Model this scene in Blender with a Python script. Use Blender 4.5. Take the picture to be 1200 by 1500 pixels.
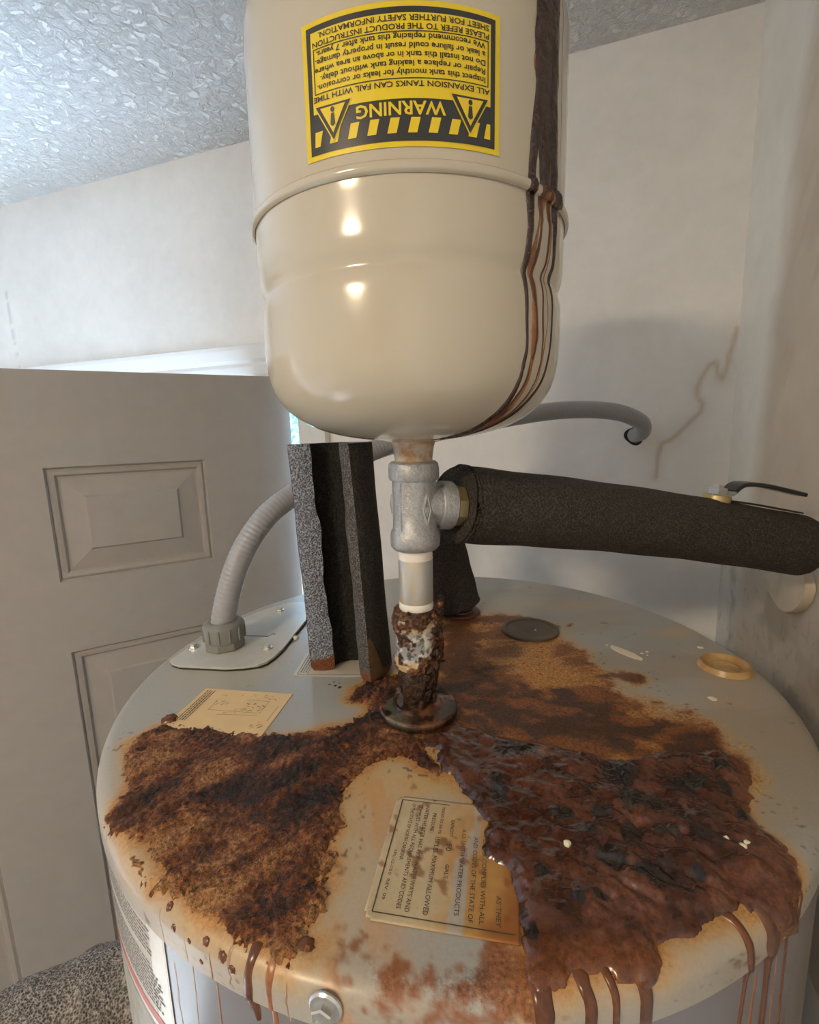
import bpy, math, random
import numpy as np
from mathutils import Vector, Matrix

sc = bpy.context.scene
for o in list(bpy.data.objects):
    bpy.data.objects.remove(o)

# ------------------------------------------------------------------ camera, world, sun, exposure
ZT = 1.725            # height of the heater top above the floor; local z = 0 is the heater top
CAM_H = 0.2051
F_PX, PITCH, ROLL = 709.414, 0.1658, -0.0307
cd = bpy.data.cameras.new('camera'); cam = bpy.data.objects.new('camera', cd); sc.collection.objects.link(cam)
cd.sensor_fit = 'HORIZONTAL'; cd.sensor_width = 36.0; cd.lens = 36.0 * F_PX / 1200.0
cd.clip_start = 0.01; cd.clip_end = 200
fw = Vector((0, math.cos(PITCH), -math.sin(PITCH))); rt0 = Vector((1, 0, 0)); up0 = rt0.cross(fw)
rt = math.cos(ROLL) * rt0 + math.sin(ROLL) * up0; up = -math.sin(ROLL) * rt0 + math.cos(ROLL) * up0
m = Matrix((rt, up, -fw)).transposed().to_4x4(); m.translation = Vector((0, 0, CAM_H + ZT)); cam.matrix_world = m
sc.camera = cam

w = bpy.data.worlds.new('world'); sc.world = w; w.use_nodes = True
bg = w.node_tree.nodes['Background']; bg.inputs[0].default_value = (0.48, 0.71, 1.0, 1); bg.inputs[1].default_value = 11.0
sl = bpy.data.lights.new('sun', 'SUN'); sl.energy = 18; sl.angle = 0.01; sl.color = (0.86, 0.94, 1.0)
sun = bpy.data.objects.new('sun', sl); sc.collection.objects.link(sun)
_c, _s = math.cos(math.radians(-19.3)), math.sin(math.radians(-19.3))
SU, SN, SZ = -0.25, -0.62, -0.74          # travel of the sunlight: to the left, into the room, down
sun.rotation_euler = Vector((_c * SU - _s * SN, _s * SU + _c * SN, SZ)).to_track_quat('-Z', 'Y').to_euler()
LAMP_POWER = 110.0
LAMP_COL = (1.0, 0.80, 0.56)

vs = sc.view_settings; vs.view_transform = 'Standard'; vs.look = 'None'; vs.gamma = 1.0; vs.use_curve_mapping = False
vs.exposure = 0.58
sc.cycles.use_denoising = True
sc.cycles.max_bounces = 12; sc.cycles.diffuse_bounces = 6

# ------------------------------------------------------------------ helpers
rnd = random.Random(5)
COL = sc.collection

def lin(r, g, b):
    f = lambda c: ((c / 255) / 12.92 if c / 255 <= 0.04045 else ((c / 255 + 0.055) / 1.055) ** 2.4)
    return (f(r), f(g), f(b))

class MB:
    def __init__(s): s.v = []; s.f = []
    def quadstrip(s, rings, closed=True, cap0=False, cap1=False):
        n = len(rings[0]); b = len(s.v)
        for r in rings: s.v += [tuple(p) for p in r]
        for i in range(len(rings) - 1):
            for j in range(n if closed else n - 1):
                k = (j + 1) % n
                s.f.append((b + i * n + j, b + i * n + k, b + (i + 1) * n + k, b + (i + 1) * n + j))
        if cap0: s.f.append(tuple(b + j for j in reversed(range(n))))
        if cap1: s.f.append(tuple(b + (len(rings) - 1) * n + j for j in range(n)))
        return s
    def lathe(s, prof, n=48, c=(0, 0, 0), axis='z', wob=None):
        rings = []
        for i, (r, z) in enumerate(prof):
            ring = []
            for j in range(n):
                a = 2 * math.pi * j / n
                rr = r * (1 + (wob(a, z) if wob else 0))
                p = (rr * math.cos(a), rr * math.sin(a), z)
                ring.append((p[0] + c[0], p[1] + c[1], p[2] + c[2]))
            rings.append(ring)
        return s.quadstrip(rings, True, prof[0][0] > 0, prof[-1][0] > 0)
    def box(s, x0, x1, y0, y1, z0, z1):
        b = len(s.v)
        s.v += [(x, y, z) for z in (z0, z1) for (x, y) in ((x0, y0), (x1, y0), (x1, y1), (x0, y1))]
        for q in ((3, 2, 1, 0), (4, 5, 6, 7), (0, 1, 5, 4), (1, 2, 6, 5), (2, 3, 7, 6), (3, 0, 4, 7)):
            s.f.append(tuple(b + i for i in q))
        return s
    def tube(s, pts, rad, n=24, cap=True, rfun=None):
        P = [Vector(p) for p in pts]; rings = []; prev = None
        for i, p in enumerate(P):
            t = (P[min(i + 1, len(P) - 1)] - P[max(i - 1, 0)]).normalized()
            if prev is None:
                a = Vector((0, 0, 1)) if abs(t.z) < 0.9 else Vector((0, 1, 0))
                u = t.cross(a).normalized()
            else:
                u = (prev - t * prev.dot(t)).normalized()
            prev = u; v = t.cross(u)
            r = rad[i] if hasattr(rad, '__len__') else rad
            rings.append([p + (u * math.cos(2 * math.pi * j / n) + v * math.sin(2 * math.pi * j / n)) * (r * (rfun(i, j) if rfun else 1)) for j in range(n)])
        return s.quadstrip(rings, True, cap, cap)
    def prism(s, poly, z0, z1):
        b = len(s.v); n = len(poly)
        s.v += [(x, y, z0) for x, y in poly] + [(x, y, z1) for x, y in poly]
        s.f.append(tuple(b + i for i in reversed(range(n)))); s.f.append(tuple(b + n + i for i in range(n)))
        for i in range(n): s.f.append((b + i, b + (i + 1) % n, b + n + (i + 1) % n, b + n + i))
        return s
    def xf(s, M):
        s.v = [tuple(M @ Vector(p)) for p in s.v]; return s
    def build(s, name, mat, parent=None, smooth=True, angle=40):
        me = bpy.data.meshes.new(name); me.from_pydata(s.v, [], s.f); me.validate()
        return link(name, me, mat, parent, smooth, angle)

def link(name, me, mat, parent=None, smooth=True, angle=40):
    if mat: me.materials.append(mat)
    if smooth:
        me.polygons.foreach_set('use_smooth', [True] * len(me.polygons))
        if angle < 180: me.set_sharp_from_angle(angle=math.radians(angle))
    o = bpy.data.objects.new(name, me); COL.objects.link(o)
    if parent: o.parent = parent
    else: o.location.z = ZT
    return o

def fastmesh(name, V, Q, cols=None, mask=None):
    """numpy vertices and quads -> mesh, with an optional colour attribute"""
    me = bpy.data.meshes.new(name); V = np.asarray(V, np.float32); Q = np.asarray(Q, np.int32)
    me.vertices.add(len(V)); me.vertices.foreach_set('co', V.ravel())
    me.loops.add(Q.size); me.loops.foreach_set('vertex_index', Q.ravel())
    me.polygons.add(len(Q)); me.polygons.foreach_set('loop_start', np.arange(0, Q.size, 4, dtype=np.int32))
    me.update(calc_edges=True)
    if cols is not None:
        at = me.color_attributes.new('stain', 'FLOAT_COLOR', 'POINT')
        a = np.ones((len(V), 4), np.float32); a[:, :cols.shape[1]] = cols; at.data.foreach_set('color', a.ravel())
    return me

def thing(name, label, cat, loc=(0, 0, 0), group=None, kind=None):
    o = bpy.data.objects.new(name, None); COL.objects.link(o); o.empty_display_size = 0.05
    o.location = (loc[0], loc[1], loc[2] + ZT)
    return tag(o, label, cat, group, kind)

def tag(o, label=None, cat=None, group=None, kind=None):
    if label: o['label'] = label
    if cat: o['category'] = cat
    if group: o['group'] = group
    if kind: o['kind'] = kind
    return o

def lab(o, label): o['label'] = label; return o

# ---- noise
_rs = np.random.RandomState(11); _tab = _rs.rand(256, 256)
def vn(x, y, seed=0):
    x = np.asarray(x, float) + seed * 17.31; y = np.asarray(y, float) + seed * 9.77
    xi = np.floor(x).astype(int); yi = np.floor(y).astype(int); fx = x - xi; fy = y - yi
    fx = fx * fx * fx * (fx * (6 * fx - 15) + 10); fy = fy * fy * fy * (fy * (6 * fy - 15) + 10)
    g = lambda a, b: _tab[a & 255, b & 255]
    return (g(xi, yi) * (1 - fx) + g(xi + 1, yi) * fx) * (1 - fy) + (g(xi, yi + 1) * (1 - fx) + g(xi + 1, yi + 1) * fx) * fy
def fbm(x, y, f, o=4, seed=0, gain=0.5):
    a = 1; t = 0; s = 0
    for i in range(o):
        s = s + a * vn(x * f * 2 ** i, y * f * 2 ** i, seed + i * 3); t += a; a *= gain
    return s / t
def sst(a, b, x):
    t = np.clip((x - a) / (b - a), 0, 1); return t * t * (3 - 2 * t)
def sdist(px, py, poly):
    """signed distance, positive inside"""
    P = np.asarray(poly, float); n = len(P); best = np.full(px.shape, 1e9); ins = np.zeros(px.shape, bool)
    for i in range(n):
        a = P[i]; b = P[(i + 1) % n]; d = b - a; L = d @ d + 1e-18
        t = np.clip(((px - a[0]) * d[0] + (py - a[1]) * d[1]) / L, 0, 1)
        best = np.minimum(best, (px - a[0] - t * d[0]) ** 2 + (py - a[1] - t * d[1]) ** 2)
        c = ((a[1] > py) != (b[1] > py))
        xs = (b[0] - a[0]) * (py - a[1]) / ((b[1] - a[1]) if b[1] != a[1] else 1e-12) + a[0]
        ins ^= c & (px < xs)
    d = np.sqrt(best); return np.where(ins, d, -d)
def ramp(v, stops):
    v = np.clip(v, 0, 1); xs = [s[0] for s in stops]
    return np.stack([np.interp(v, xs, [s[1][k] for s in stops]) for k in range(3)], -1)

# ------------------------------------------------------------------ materials
def mat(name, col=(0.5, 0.5, 0.5), rough=0.5, metal=0.0, attr=None, nscale=None, namt=0.0, bump=None, coat=0.0, spec=0.5, emit=None, col2=None, sss=0):
    """procedural principled material; noise tints the colour, bump = (scale, strength, distance)"""
    M = bpy.data.materials.new(name); M.use_nodes = True; nt = M.node_tree; b = nt.nodes['Principled BSDF']; L = nt.links
    b.inputs['Base Color'].default_value = (*col, 1); b.inputs['Roughness'].default_value = rough; b.inputs['Metallic'].default_value = metal
    b.inputs['Coat Weight'].default_value = coat; b.inputs['Coat Roughness'].default_value = 0.12
    b.inputs['Specular IOR Level'].default_value = spec
    tc = nt.nodes.new('ShaderNodeTexCoord'); csock = None
    if attr:
        a = nt.nodes.new('ShaderNodeVertexColor'); a.layer_name = attr; csock = a.outputs['Color']
    if nscale:
        n = nt.nodes.new('ShaderNodeTexNoise'); n.inputs['Scale'].default_value = nscale; n.inputs['Detail'].default_value = 6
        n.inputs['Roughness'].default_value = 0.65
        L.new(tc.outputs['Object'], n.inputs['Vector'])
        if col2 is not None:
            r = nt.nodes.new('ShaderNodeValToRGB'); r.color_ramp.elements[0].position = 0.5 - namt; r.color_ramp.elements[1].position = 0.5 + namt
            r.color_ramp.elements[0].color = (*col, 1); r.color_ramp.elements[1].color = (*col2, 1)
            L.new(n.outputs['Fac'], r.inputs['Fac']); csock = r.outputs['Color']
        else:
            mr = nt.nodes.new('ShaderNodeMapRange'); mr.inputs['From Min'].default_value = 0.25; mr.inputs['From Max'].default_value = 0.75
            mr.inputs['To Min'].default_value = 1 - namt; mr.inputs['To Max'].default_value = 1 + namt
            L.new(n.outputs['Fac'], mr.inputs['Value'])
            mx = nt.nodes.new('ShaderNodeVectorMath'); mx.operation = 'SCALE'
            if csock: L.new(csock, mx.inputs[0])
            else: mx.inputs[0].default_value = col
            L.new(mr.outputs[0], mx.inputs['Scale']); csock = mx.outputs[0]
    if csock: L.new(csock, b.inputs['Base Color'])
    if bump:
        n2 = nt.nodes.new('ShaderNodeTexNoise'); n2.inputs['Scale'].default_value = bump[0]; n2.inputs['Detail'].default_value = 5
        L.new(tc.outputs['Object'], n2.inputs['Vector'])
        bp = nt.nodes.new('ShaderNodeBump'); bp.inputs['Strength'].default_value = bump[1]; bp.inputs['Distance'].default_value = bump[2]
        L.new(n2.outputs['Fac'], bp.inputs['Height']); L.new(bp.outputs['Normal'], b.inputs['Normal'])
    if emit:
        b.inputs['Emission Color'].default_value = (*emit[0], 1); b.inputs['Emission Strength'].default_value = emit[1]
    return M

M_wall = mat('wall_paint', (0.62, 0.6, 0.56), 0.55, attr='stain', nscale=35, namt=0.04, bump=(60, 0.12, 0.002), spec=0.3)
M_wallp = mat('wall_paint_plain', (0.76, 0.75, 0.73), 0.6, nscale=6, namt=0.05)
M_wallf = mat('tan_wall', (0.56, 0.46, 0.35), 0.7, nscale=5, namt=0.1)
M_door = mat('door_paint', (0.37, 0.345, 0.318), 0.42, nscale=25, namt=0.05, bump=(220, 0.06, 0.001), spec=0.4)
M_trim = mat('white_trim_paint', (0.8, 0.8, 0.79), 0.35)
M_floor = mat('concrete_floor', (0.36, 0.37, 0.38), 0.8, nscale=8, namt=0.2)
def grain_mat(name, rough0, rough1, amp, scale, bstr, bdist, coat=0.0):
    """colour attribute times a fine grain; the attribute's alpha scales grain, relief and dullness"""
    M = bpy.data.materials.new(name); M.use_nodes = True; nt = M.node_tree; b = nt.nodes['Principled BSDF']; L = nt.links
    b.inputs['Coat Weight'].default_value = coat; b.inputs['Coat Roughness'].default_value = 0.15
    a = nt.nodes.new('ShaderNodeVertexColor'); a.layer_name = 'stain'; tc = nt.nodes.new('ShaderNodeTexCoord')
    n = nt.nodes.new('ShaderNodeTexNoise'); n.inputs['Scale'].default_value = scale; n.inputs['Detail'].default_value = 4; n.inputs['Roughness'].default_value = 0.7; L.new(tc.outputs['Object'], n.inputs['Vector'])
    mr = nt.nodes.new('ShaderNodeMapRange'); mr.inputs['From Min'].default_value = 0.3; mr.inputs['From Max'].default_value = 0.7; mr.inputs['To Min'].default_value = -amp; mr.inputs['To Max'].default_value = amp; mr.clamp = False
    L.new(n.outputs['Fac'], mr.inputs['Value'])
    am = nt.nodes.new('ShaderNodeMath'); am.operation = 'MULTIPLY_ADD'; am.inputs[1].default_value = 0.92; am.inputs[2].default_value = 0.08; L.new(a.outputs['Alpha'], am.inputs[0])
    mu = nt.nodes.new('ShaderNodeMath'); mu.operation = 'MULTIPLY'; L.new(mr.outputs[0], mu.inputs[0]); L.new(am.outputs[0], mu.inputs[1])
    ad = nt.nodes.new('ShaderNodeMath'); ad.operation = 'ADD'; ad.inputs[1].default_value = 1.0; L.new(mu.outputs[0], ad.inputs[0])
    mx = nt.nodes.new('ShaderNodeMath'); mx.operation = 'MAXIMUM'; mx.inputs[1].default_value = 0.12; L.new(ad.outputs[0], mx.inputs[0])
    sc_ = nt.nodes.new('ShaderNodeVectorMath'); sc_.operation = 'SCALE'; L.new(a.outputs['Color'], sc_.inputs[0]); L.new(mx.outputs[0], sc_.inputs['Scale']); L.new(sc_.outputs[0], b.inputs['Base Color'])
    rr_ = nt.nodes.new('ShaderNodeMapRange'); rr_.inputs['To Min'].default_value = rough0; rr_.inputs['To Max'].default_value = rough1; L.new(a.outputs['Alpha'], rr_.inputs['Value']); L.new(rr_.outputs[0], b.inputs['Roughness'])
    bp = nt.nodes.new('ShaderNodeBump'); bp.inputs['Distance'].default_value = bdist; L.new(n.outputs['Fac'], bp.inputs['Height'])
    bs = nt.nodes.new('ShaderNodeMath'); bs.operation = 'MULTIPLY'; bs.inputs[1].default_value = bstr; L.new(am.outputs[0], bs.inputs[0]); L.new(bs.outputs[0], bp.inputs['Strength']); L.new(bp.outputs['Normal'], b.inputs['Normal'])
    return M
M_lid = grain_mat('lid_enamel', 0.33, 0.5, 0.75, 520, 0.7, 0.0012)
M_body = mat('heater_enamel', (0.19, 0.185, 0.20), 0.22, nscale=12, namt=0.04, spec=0.5)
M_crust = grain_mat('dry_rust_crust', 0.36, 0.36, 1.0, 620, 1.0, 0.0026)
M_flow = grain_mat('wet_rust', 0.24, 0.24, 0.5, 420, 0.22, 0.0008, 0.4)
M_drip = mat('rust_drip', (0.13, 0.045, 0.017), 0.25, nscale=160, namt=0.5, spec=0.5)
M_dripd = mat('dark_rust_run', (0.042, 0.022, 0.017), 0.22, nscale=150, namt=0.55, bump=(190, 0.8, 0.003), spec=0.6)
M_dripm = mat('brown_rust_run', (0.11, 0.045, 0.02), 0.3, nscale=120, namt=0.5, spec=0.5)
M_dripo = mat('orange_rust_run', (0.30, 0.12, 0.045), 0.35, nscale=120, namt=0.4)
M_drippale = mat('faint_rust_run', (0.34, 0.22, 0.13), 0.35, nscale=120, namt=0.3)
M_tank = mat('tank_enamel', (0.55, 0.495, 0.385), 0.16, spec=0.5, coat=0.25)
M_galv = mat('galvanized_iron', (0.42, 0.43, 0.44), 0.42, metal=0.55, nscale=380, namt=0.28, bump=(700, 0.7, 0.0007))
M_pipe = mat('galvanized_pipe', (0.50, 0.52, 0.55), 0.34, metal=0.5, nscale=90, namt=0.14, col2=(0.60, 0.52, 0.36))
M_tape = mat('thread_tape', (0.82, 0.78, 0.70), 0.5)
M_crusty = grain_mat('corroded_coupling', 0.35, 0.42, 0.6, 900, 0.8, 0.0010)
M_rustn = mat('rusted_nipple', (0.010, 0.007, 0.006), 0.35, nscale=150, namt=0.14, col2=(0.075, 0.032, 0.014), bump=(300, 0.9, 0.003))
M_flake = mat('cream_flake', (0.55, 0.40, 0.24), 0.5, nscale=200, namt=0.4)
M_greyflake = mat('grey_flake', (0.30, 0.31, 0.32), 0.3, nscale=160, namt=0.35)
M_brass = mat('brass', (0.55, 0.45, 0.22), 0.35, metal=0.8, nscale=40, namt=0.15)
M_ringp = mat('nipple_flange', (0.035, 0.018, 0.012), 0.30, nscale=55, namt=0.16, col2=(0.085, 0.062, 0.042), spec=0.6, bump=(160, 0.3, 0.001))
M_redr = mat('red_flange', (0.11, 0.035, 0.025), 0.4, nscale=80, namt=0.3)
M_cap = mat('rusted_cap', (0.10, 0.075, 0.045), 0.5, nscale=60, namt=0.25, bump=(200, 0.3, 0.001))
M_recess = mat('stained_recess', (0.38, 0.20, 0.07), 0.35, nscale=45, namt=0.12, col2=(0.55, 0.37, 0.15))
M_steel = mat('zinc_steel', (0.6, 0.6, 0.58), 0.3, metal=0.9, nscale=200, namt=0.1)
M_conduit = mat('grey_conduit', (0.33, 0.34, 0.36), 0.36, spec=0.5)
M_conn = mat('grey_connector', (0.21, 0.21, 0.195), 0.5)
M_plate = mat('cover_plate_enamel', (0.50, 0.49, 0.44), 0.3, nscale=30, namt=0.12, spec=0.5)
M_dark = mat('dark_gap', (0.02, 0.02, 0.02), 0.6)
M_laby = mat('yellow_paper', (0.72, 0.50, 0.24), 0.45, nscale=30, namt=0.08)
M_labn = mat('stained_label', (0.60, 0.42, 0.20), 0.35, attr='stain', nscale=80, namt=0.15)
M_labw = mat('white_label', (0.72, 0.70, 0.66), 0.3, nscale=60, namt=0.06)
M_ink = mat('black_ink', (0.03, 0.03, 0.03), 0.5)
M_ink2 = mat('faded_ink', (0.085, 0.07, 0.05), 0.5)
M_red = mat('red_ink', (0.50, 0.10, 0.06), 0.4)
M_wy = mat('warning_yellow', (0.80, 0.60, 0.02), 0.35)
M_wk = mat('warning_black', (0.035, 0.035, 0.037), 0.35)
M_vinyl = mat('black_vinyl', (0.02, 0.022, 0.025), 0.3)
M_fleck = mat('cream_paint', (0.75, 0.68, 0.50), 0.5)
M_peel = mat('peeled_paper', (0.58, 0.49, 0.37), 0.6, nscale=30, namt=0.12)
M_bark = mat('bark', (0.12, 0.08, 0.05), 0.9, nscale=20, namt=0.3)
M_leaf = mat('leaf', (0.10, 0.42, 0.38), 0.5, nscale=3, namt=0.5)
M_leaf2 = mat('pale_leaf', (0.35, 0.75, 0.72), 0.5, nscale=3, namt=0.4)
M_ground = mat('outdoor_concrete', (0.55, 0.56, 0.58), 0.8, nscale=2, namt=0.1)
M_glow = mat('lamp_diffuser', (0.9, 0.85, 0.7), 0.4, emit=(LAMP_COL, LAMP_POWER))

def foam_mat(name, dark, light, scale, rust_h=0.0, bumpd=0.002):
    """cellular foam; the lowest rust_h metres carry a rust stain with a ragged edge"""
    M = bpy.data.materials.new(name); M.use_nodes = True; nt = M.node_tree; b = nt.nodes['Principled BSDF']; L = nt.links
    b.inputs['Roughness'].default_value = 0.75; b.inputs['Specular IOR Level'].default_value = 0.3
    tc = nt.nodes.new('ShaderNodeTexCoord')
    vo = nt.nodes.new('ShaderNodeTexVoronoi'); vo.inputs['Scale'].default_value = scale; L.new(tc.outputs['Object'], vo.inputs['Vector'])
    no = nt.nodes.new('ShaderNodeTexNoise'); no.inputs['Scale'].default_value = scale * 0.7; no.inputs['Detail'].default_value = 4; L.new(tc.outputs['Object'], no.inputs['Vector'])
    ad = nt.nodes.new('ShaderNodeMath'); ad.operation = 'MULTIPLY'; L.new(vo.outputs['Distance'], ad.inputs[0]); L.new(no.outputs['Fac'], ad.inputs[1])
    cr = nt.nodes.new('ShaderNodeValToRGB'); cr.color_ramp.elements[0].position = 0.12; cr.color_ramp.elements[1].position = 0.42
    cr.color_ramp.elements[0].color = (*dark, 1); cr.color_ramp.elements[1].color = (*light, 1); L.new(ad.outputs[0], cr.inputs['Fac'])
    out = cr.outputs['Color']
    if rust_h:
        sp = nt.nodes.new('ShaderNodeSeparateXYZ'); L.new(tc.outputs['Object'], sp.inputs[0])
        n3 = nt.nodes.new('ShaderNodeTexNoise'); n3.inputs['Scale'].default_value = 60; L.new(tc.outputs['Object'], n3.inputs['Vector'])
        mm = nt.nodes.new('ShaderNodeMath'); mm.operation = 'MULTIPLY_ADD'; mm.inputs[1].default_value = 0.03; L.new(n3.outputs['Fac'], mm.inputs[0]); L.new(sp.outputs['Z'], mm.inputs[2])
        mr = nt.nodes.new('ShaderNodeMapRange'); mr.inputs['From Min'].default_value = 0.015 + rust_h; mr.inputs['From Max'].default_value = 0.012 + rust_h - 0.003; L.new(mm.outputs[0], mr.inputs['Value'])
        mx = nt.nodes.new('ShaderNodeMix'); mx.data_type = 'RGBA'; mx.inputs['B'].default_value = (0.20, 0.075, 0.03, 1)
        L.new(mr.outputs[0], mx.inputs['Factor']); L.new(out, mx.inputs['A']); out = mx.outputs['Result']
    L.new(out, b.inputs['Base Color'])
    bp = nt.nodes.new('ShaderNodeBump'); bp.inputs['Strength'].default_value = 0.9; bp.inputs['Distance'].default_value = bumpd
    L.new(ad.outputs[0], bp.inputs['Height']); L.new(bp.outputs['Normal'], b.inputs['Normal'])
    return M
M_foam = foam_mat('black_foam', (0.022, 0.019, 0.017), (0.075, 0.066, 0.058), 700)
M_foams = foam_mat('black_foam_rusted', (0.024, 0.022, 0.020), (0.06, 0.055, 0.050), 700, 0.012)
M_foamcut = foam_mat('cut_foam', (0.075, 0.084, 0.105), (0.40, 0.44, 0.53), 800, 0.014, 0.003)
M_foamcut2 = foam_mat('cut_foam_dark', (0.04, 0.039, 0.037), (0.20, 0.19, 0.18), 800, 0.012, 0.003)  # darker tone of the cut foam, for the right-hand face
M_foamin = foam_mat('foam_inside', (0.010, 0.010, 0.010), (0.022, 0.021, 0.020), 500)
M_foamg = foam_mat('grey_foam', (0.09, 0.08, 0.073), (0.42, 0.385, 0.35), 480, 0, 0.005)

def ceiling_mat():
    M = bpy.data.materials.new('knockdown_ceiling'); M.use_nodes = True; nt = M.node_tree; b = nt.nodes['Principled BSDF']; L = nt.links
    b.inputs['Base Color'].default_value = (0.84, 0.84, 0.83, 1); b.inputs['Roughness'].default_value = 0.7
    tc = nt.nodes.new('ShaderNodeTexCoord'); n = nt.nodes.new('ShaderNodeTexNoise'); n.inputs['Scale'].default_value = 70; n.inputs['Detail'].default_value = 7
    n.inputs['Roughness'].default_value = 0.62; n.inputs['Distortion'].default_value = 0.6
    L.new(tc.outputs['Object'], n.inputs['Vector'])
    r = nt.nodes.new('ShaderNodeValToRGB'); r.color_ramp.elements[0].position = 0.37; r.color_ramp.elements[1].position = 0.60
    L.new(n.outputs['Fac'], r.inputs['Fac'])
    bp = nt.nodes.new('ShaderNodeBump'); bp.inputs['Strength'].default_value = 1.0; bp.inputs['Distance'].default_value = 0.0040
    L.new(r.outputs['Color'], bp.inputs['Height']); L.new(bp.outputs['Normal'], b.inputs['Normal'])
    return M
M_ceil = ceiling_mat()

# ------------------------------------------------------------------ the room
# wall frame: u along the back wall, n pointing away from the camera
TW = math.radians(-19.3); WD = np.array([math.cos(TW), math.sin(TW)]); WN = np.array([-math.sin(TW), math.cos(TW)])
D_BACK, U_CORN, Z_CEIL = 0.84, 0.2133, 0.737
ROOM = (-2.2, U_CORN, -2.1, D_BACK)          # u0, u1, n0, n1
M_room = Matrix(((WD[0], WN[0], 0, 0), (WD[1], WN[1], 0, 0), (0, 0, 1, 0), (0, 0, 0, 1)))
def uv(u, n, z=0): return (WD[0] * u + WN[0] * n, WD[1] * u + WN[1] * n, z)
T = 0.12
u0, u1, n0, n1 = ROOM
OP = (-1.465, -0.515, 0.325)                   # door opening u0, u1, top z
def struct(mb, name, m_, smooth=False):
    return tag(mb.xf(M_room).build(name, m_, None, smooth), kind='structure')
lab(struct(MB().box(u0 - T, u1 + T, n0 - T, n1 + T, -ZT - 0.1, -ZT), 'floor', M_floor), 'grey concrete floor of the utility room')
lab(struct(MB().box(u0 - T, u1 + T, n0 - T, n1 + T, Z_CEIL, Z_CEIL + 0.1), 'ceiling', M_ceil), 'white ceiling with a knockdown plaster texture')
lab(struct(MB().box(u0 - T, u0, n0 - T, n1 + T, -ZT, Z_CEIL), 'wall_left', M_wallp), 'plain off-white wall far to the left')
lab(struct(MB().box(u0, u1, n0 - T, n0, -ZT, Z_CEIL), 'wall_front', M_wallf), 'plain tan wall behind the camera')

def wall_grid(ua, ub, za, zb, step, fn):
    nu = max(2, int((ub - ua) / step)); nz = max(2, int((zb - za) / step))
    U, Zg = np.meshgrid(np.linspace(ua, ub, nu + 1), np.linspace(za, zb, nz + 1), indexing='ij')
    base = fn(U, Zg); idx = np.arange((nu + 1) * (nz + 1)).reshape(nu + 1, nz + 1)
    Q = np.stack([idx[:-1, :-1], idx[1:, :-1], idx[1:, 1:], idx[:-1, 1:]], -1).reshape(-1, 4)
    return U.ravel(), Zg.ravel(), Q, base.reshape(-1, 3)
WALLC = np.array([0.84, 0.82, 0.785])
STAIN = [(0.2102, 0.3344), (0.2018, 0.2851), (0.1962, 0.2662), (0.1915, 0.268), (0.1859, 0.291), (0.1775, 0.2868), (0.1651, 0.2583), (0.1661, 0.2415), (0.1737, 0.2332), (0.1702, 0.2184), (0.1489, 0.1938), (0.1357, 0.1818), (0.1201, 0.1738), (0.1181, 0.1581), (0.1151, 0.121)]
def back_col(U, Z):
    c = np.ones(U.shape + (3,)) * WALLC
    c *= (0.95 + 0.1 * fbm(U, Z, 9, 3, 2))[..., None]
    x = U + 0.004 * (fbm(U, Z, 60, 3, 5) - 0.5); z = Z + 0.004 * (fbm(U, Z, 60, 3, 8) - 0.5)
    d = np.full(U.shape, 9.0)
    for (a, b) in zip(STAIN[:-1], STAIN[1:]):
        a = np.array(a); b = np.array(b); e = b - a
        t = np.clip(((x - a[0]) * e[0] + (z - a[1]) * e[1]) / (e @ e), 0, 1)
        d = np.minimum(d, np.hypot(x - a[0] - t * e[0], z - a[1] - t * e[1]))
    k = 0.42 * np.exp(-(d / 0.0035) ** 2) + 0.12 * np.exp(-(d / 0.016) ** 2)
    c = c * (1 - k[..., None]) + np.array([0.40, 0.27, 0.13]) * k[..., None]
    # scuffed dirt low behind the heater and a taped joint left of the door
    k = 0.45 * sst(0.55, 0.75, fbm(U, Z, 28, 4, 20)) * np.exp(-((U - 0.06) / 0.07) ** 2 - ((Z - 0.05) / 0.05) ** 2)
    c = c * (1 - k[..., None]) + np.array([0.22, 0.2, 0.19]) * k[..., None]
    k = 0.35 * np.exp(-((U + 1.285 + 0.03 * (Z - 0.5)) / 0.004) ** 2) * sst(0.4, 0.6, vn(U * 0, Z * 130)) * (Z < 0.56)
    c = c * (1 - k[..., None]) + np.array([0.3, 0.3, 0.32]) * k[..., None]
    return c
U_, Z_, Q_, c_ = wall_grid(-0.45, U_CORN, -0.3, Z_CEIL, 0.004, back_col)
V_ = np.stack([WD[0] * U_ + WN[0] * n1, WD[1] * U_ + WN[1] * n1, Z_], -1)
wb = link('wall_back', fastmesh('wall_back', V_, Q_, c_), M_wall); tag(wb, 'off-white back wall with a brown water stain near the corner', None, None, 'structure')
U_, Z_, Q_, c_ = wall_grid(u0, -0.45, OP[2], Z_CEIL, 0.006, back_col)
V_ = np.stack([WD[0] * U_ + WN[0] * n1, WD[1] * U_ + WN[1] * n1, Z_], -1)
o = link('wall_section', fastmesh('wall_section', V_, Q_, c_), M_wall, wb)
mb = MB()
mb.box(OP[1], u1 + T, n1 + 0.001, n1 + T, -ZT, Z_CEIL).box(u0 - T, OP[0], n1, n1 + T, -ZT, Z_CEIL).box(OP[0], OP[1], n1 + 0.001, n1 + T, OP[2], Z_CEIL)
mb.xf(M_room).build('wall_core', M_wallp, wb, False)

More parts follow.
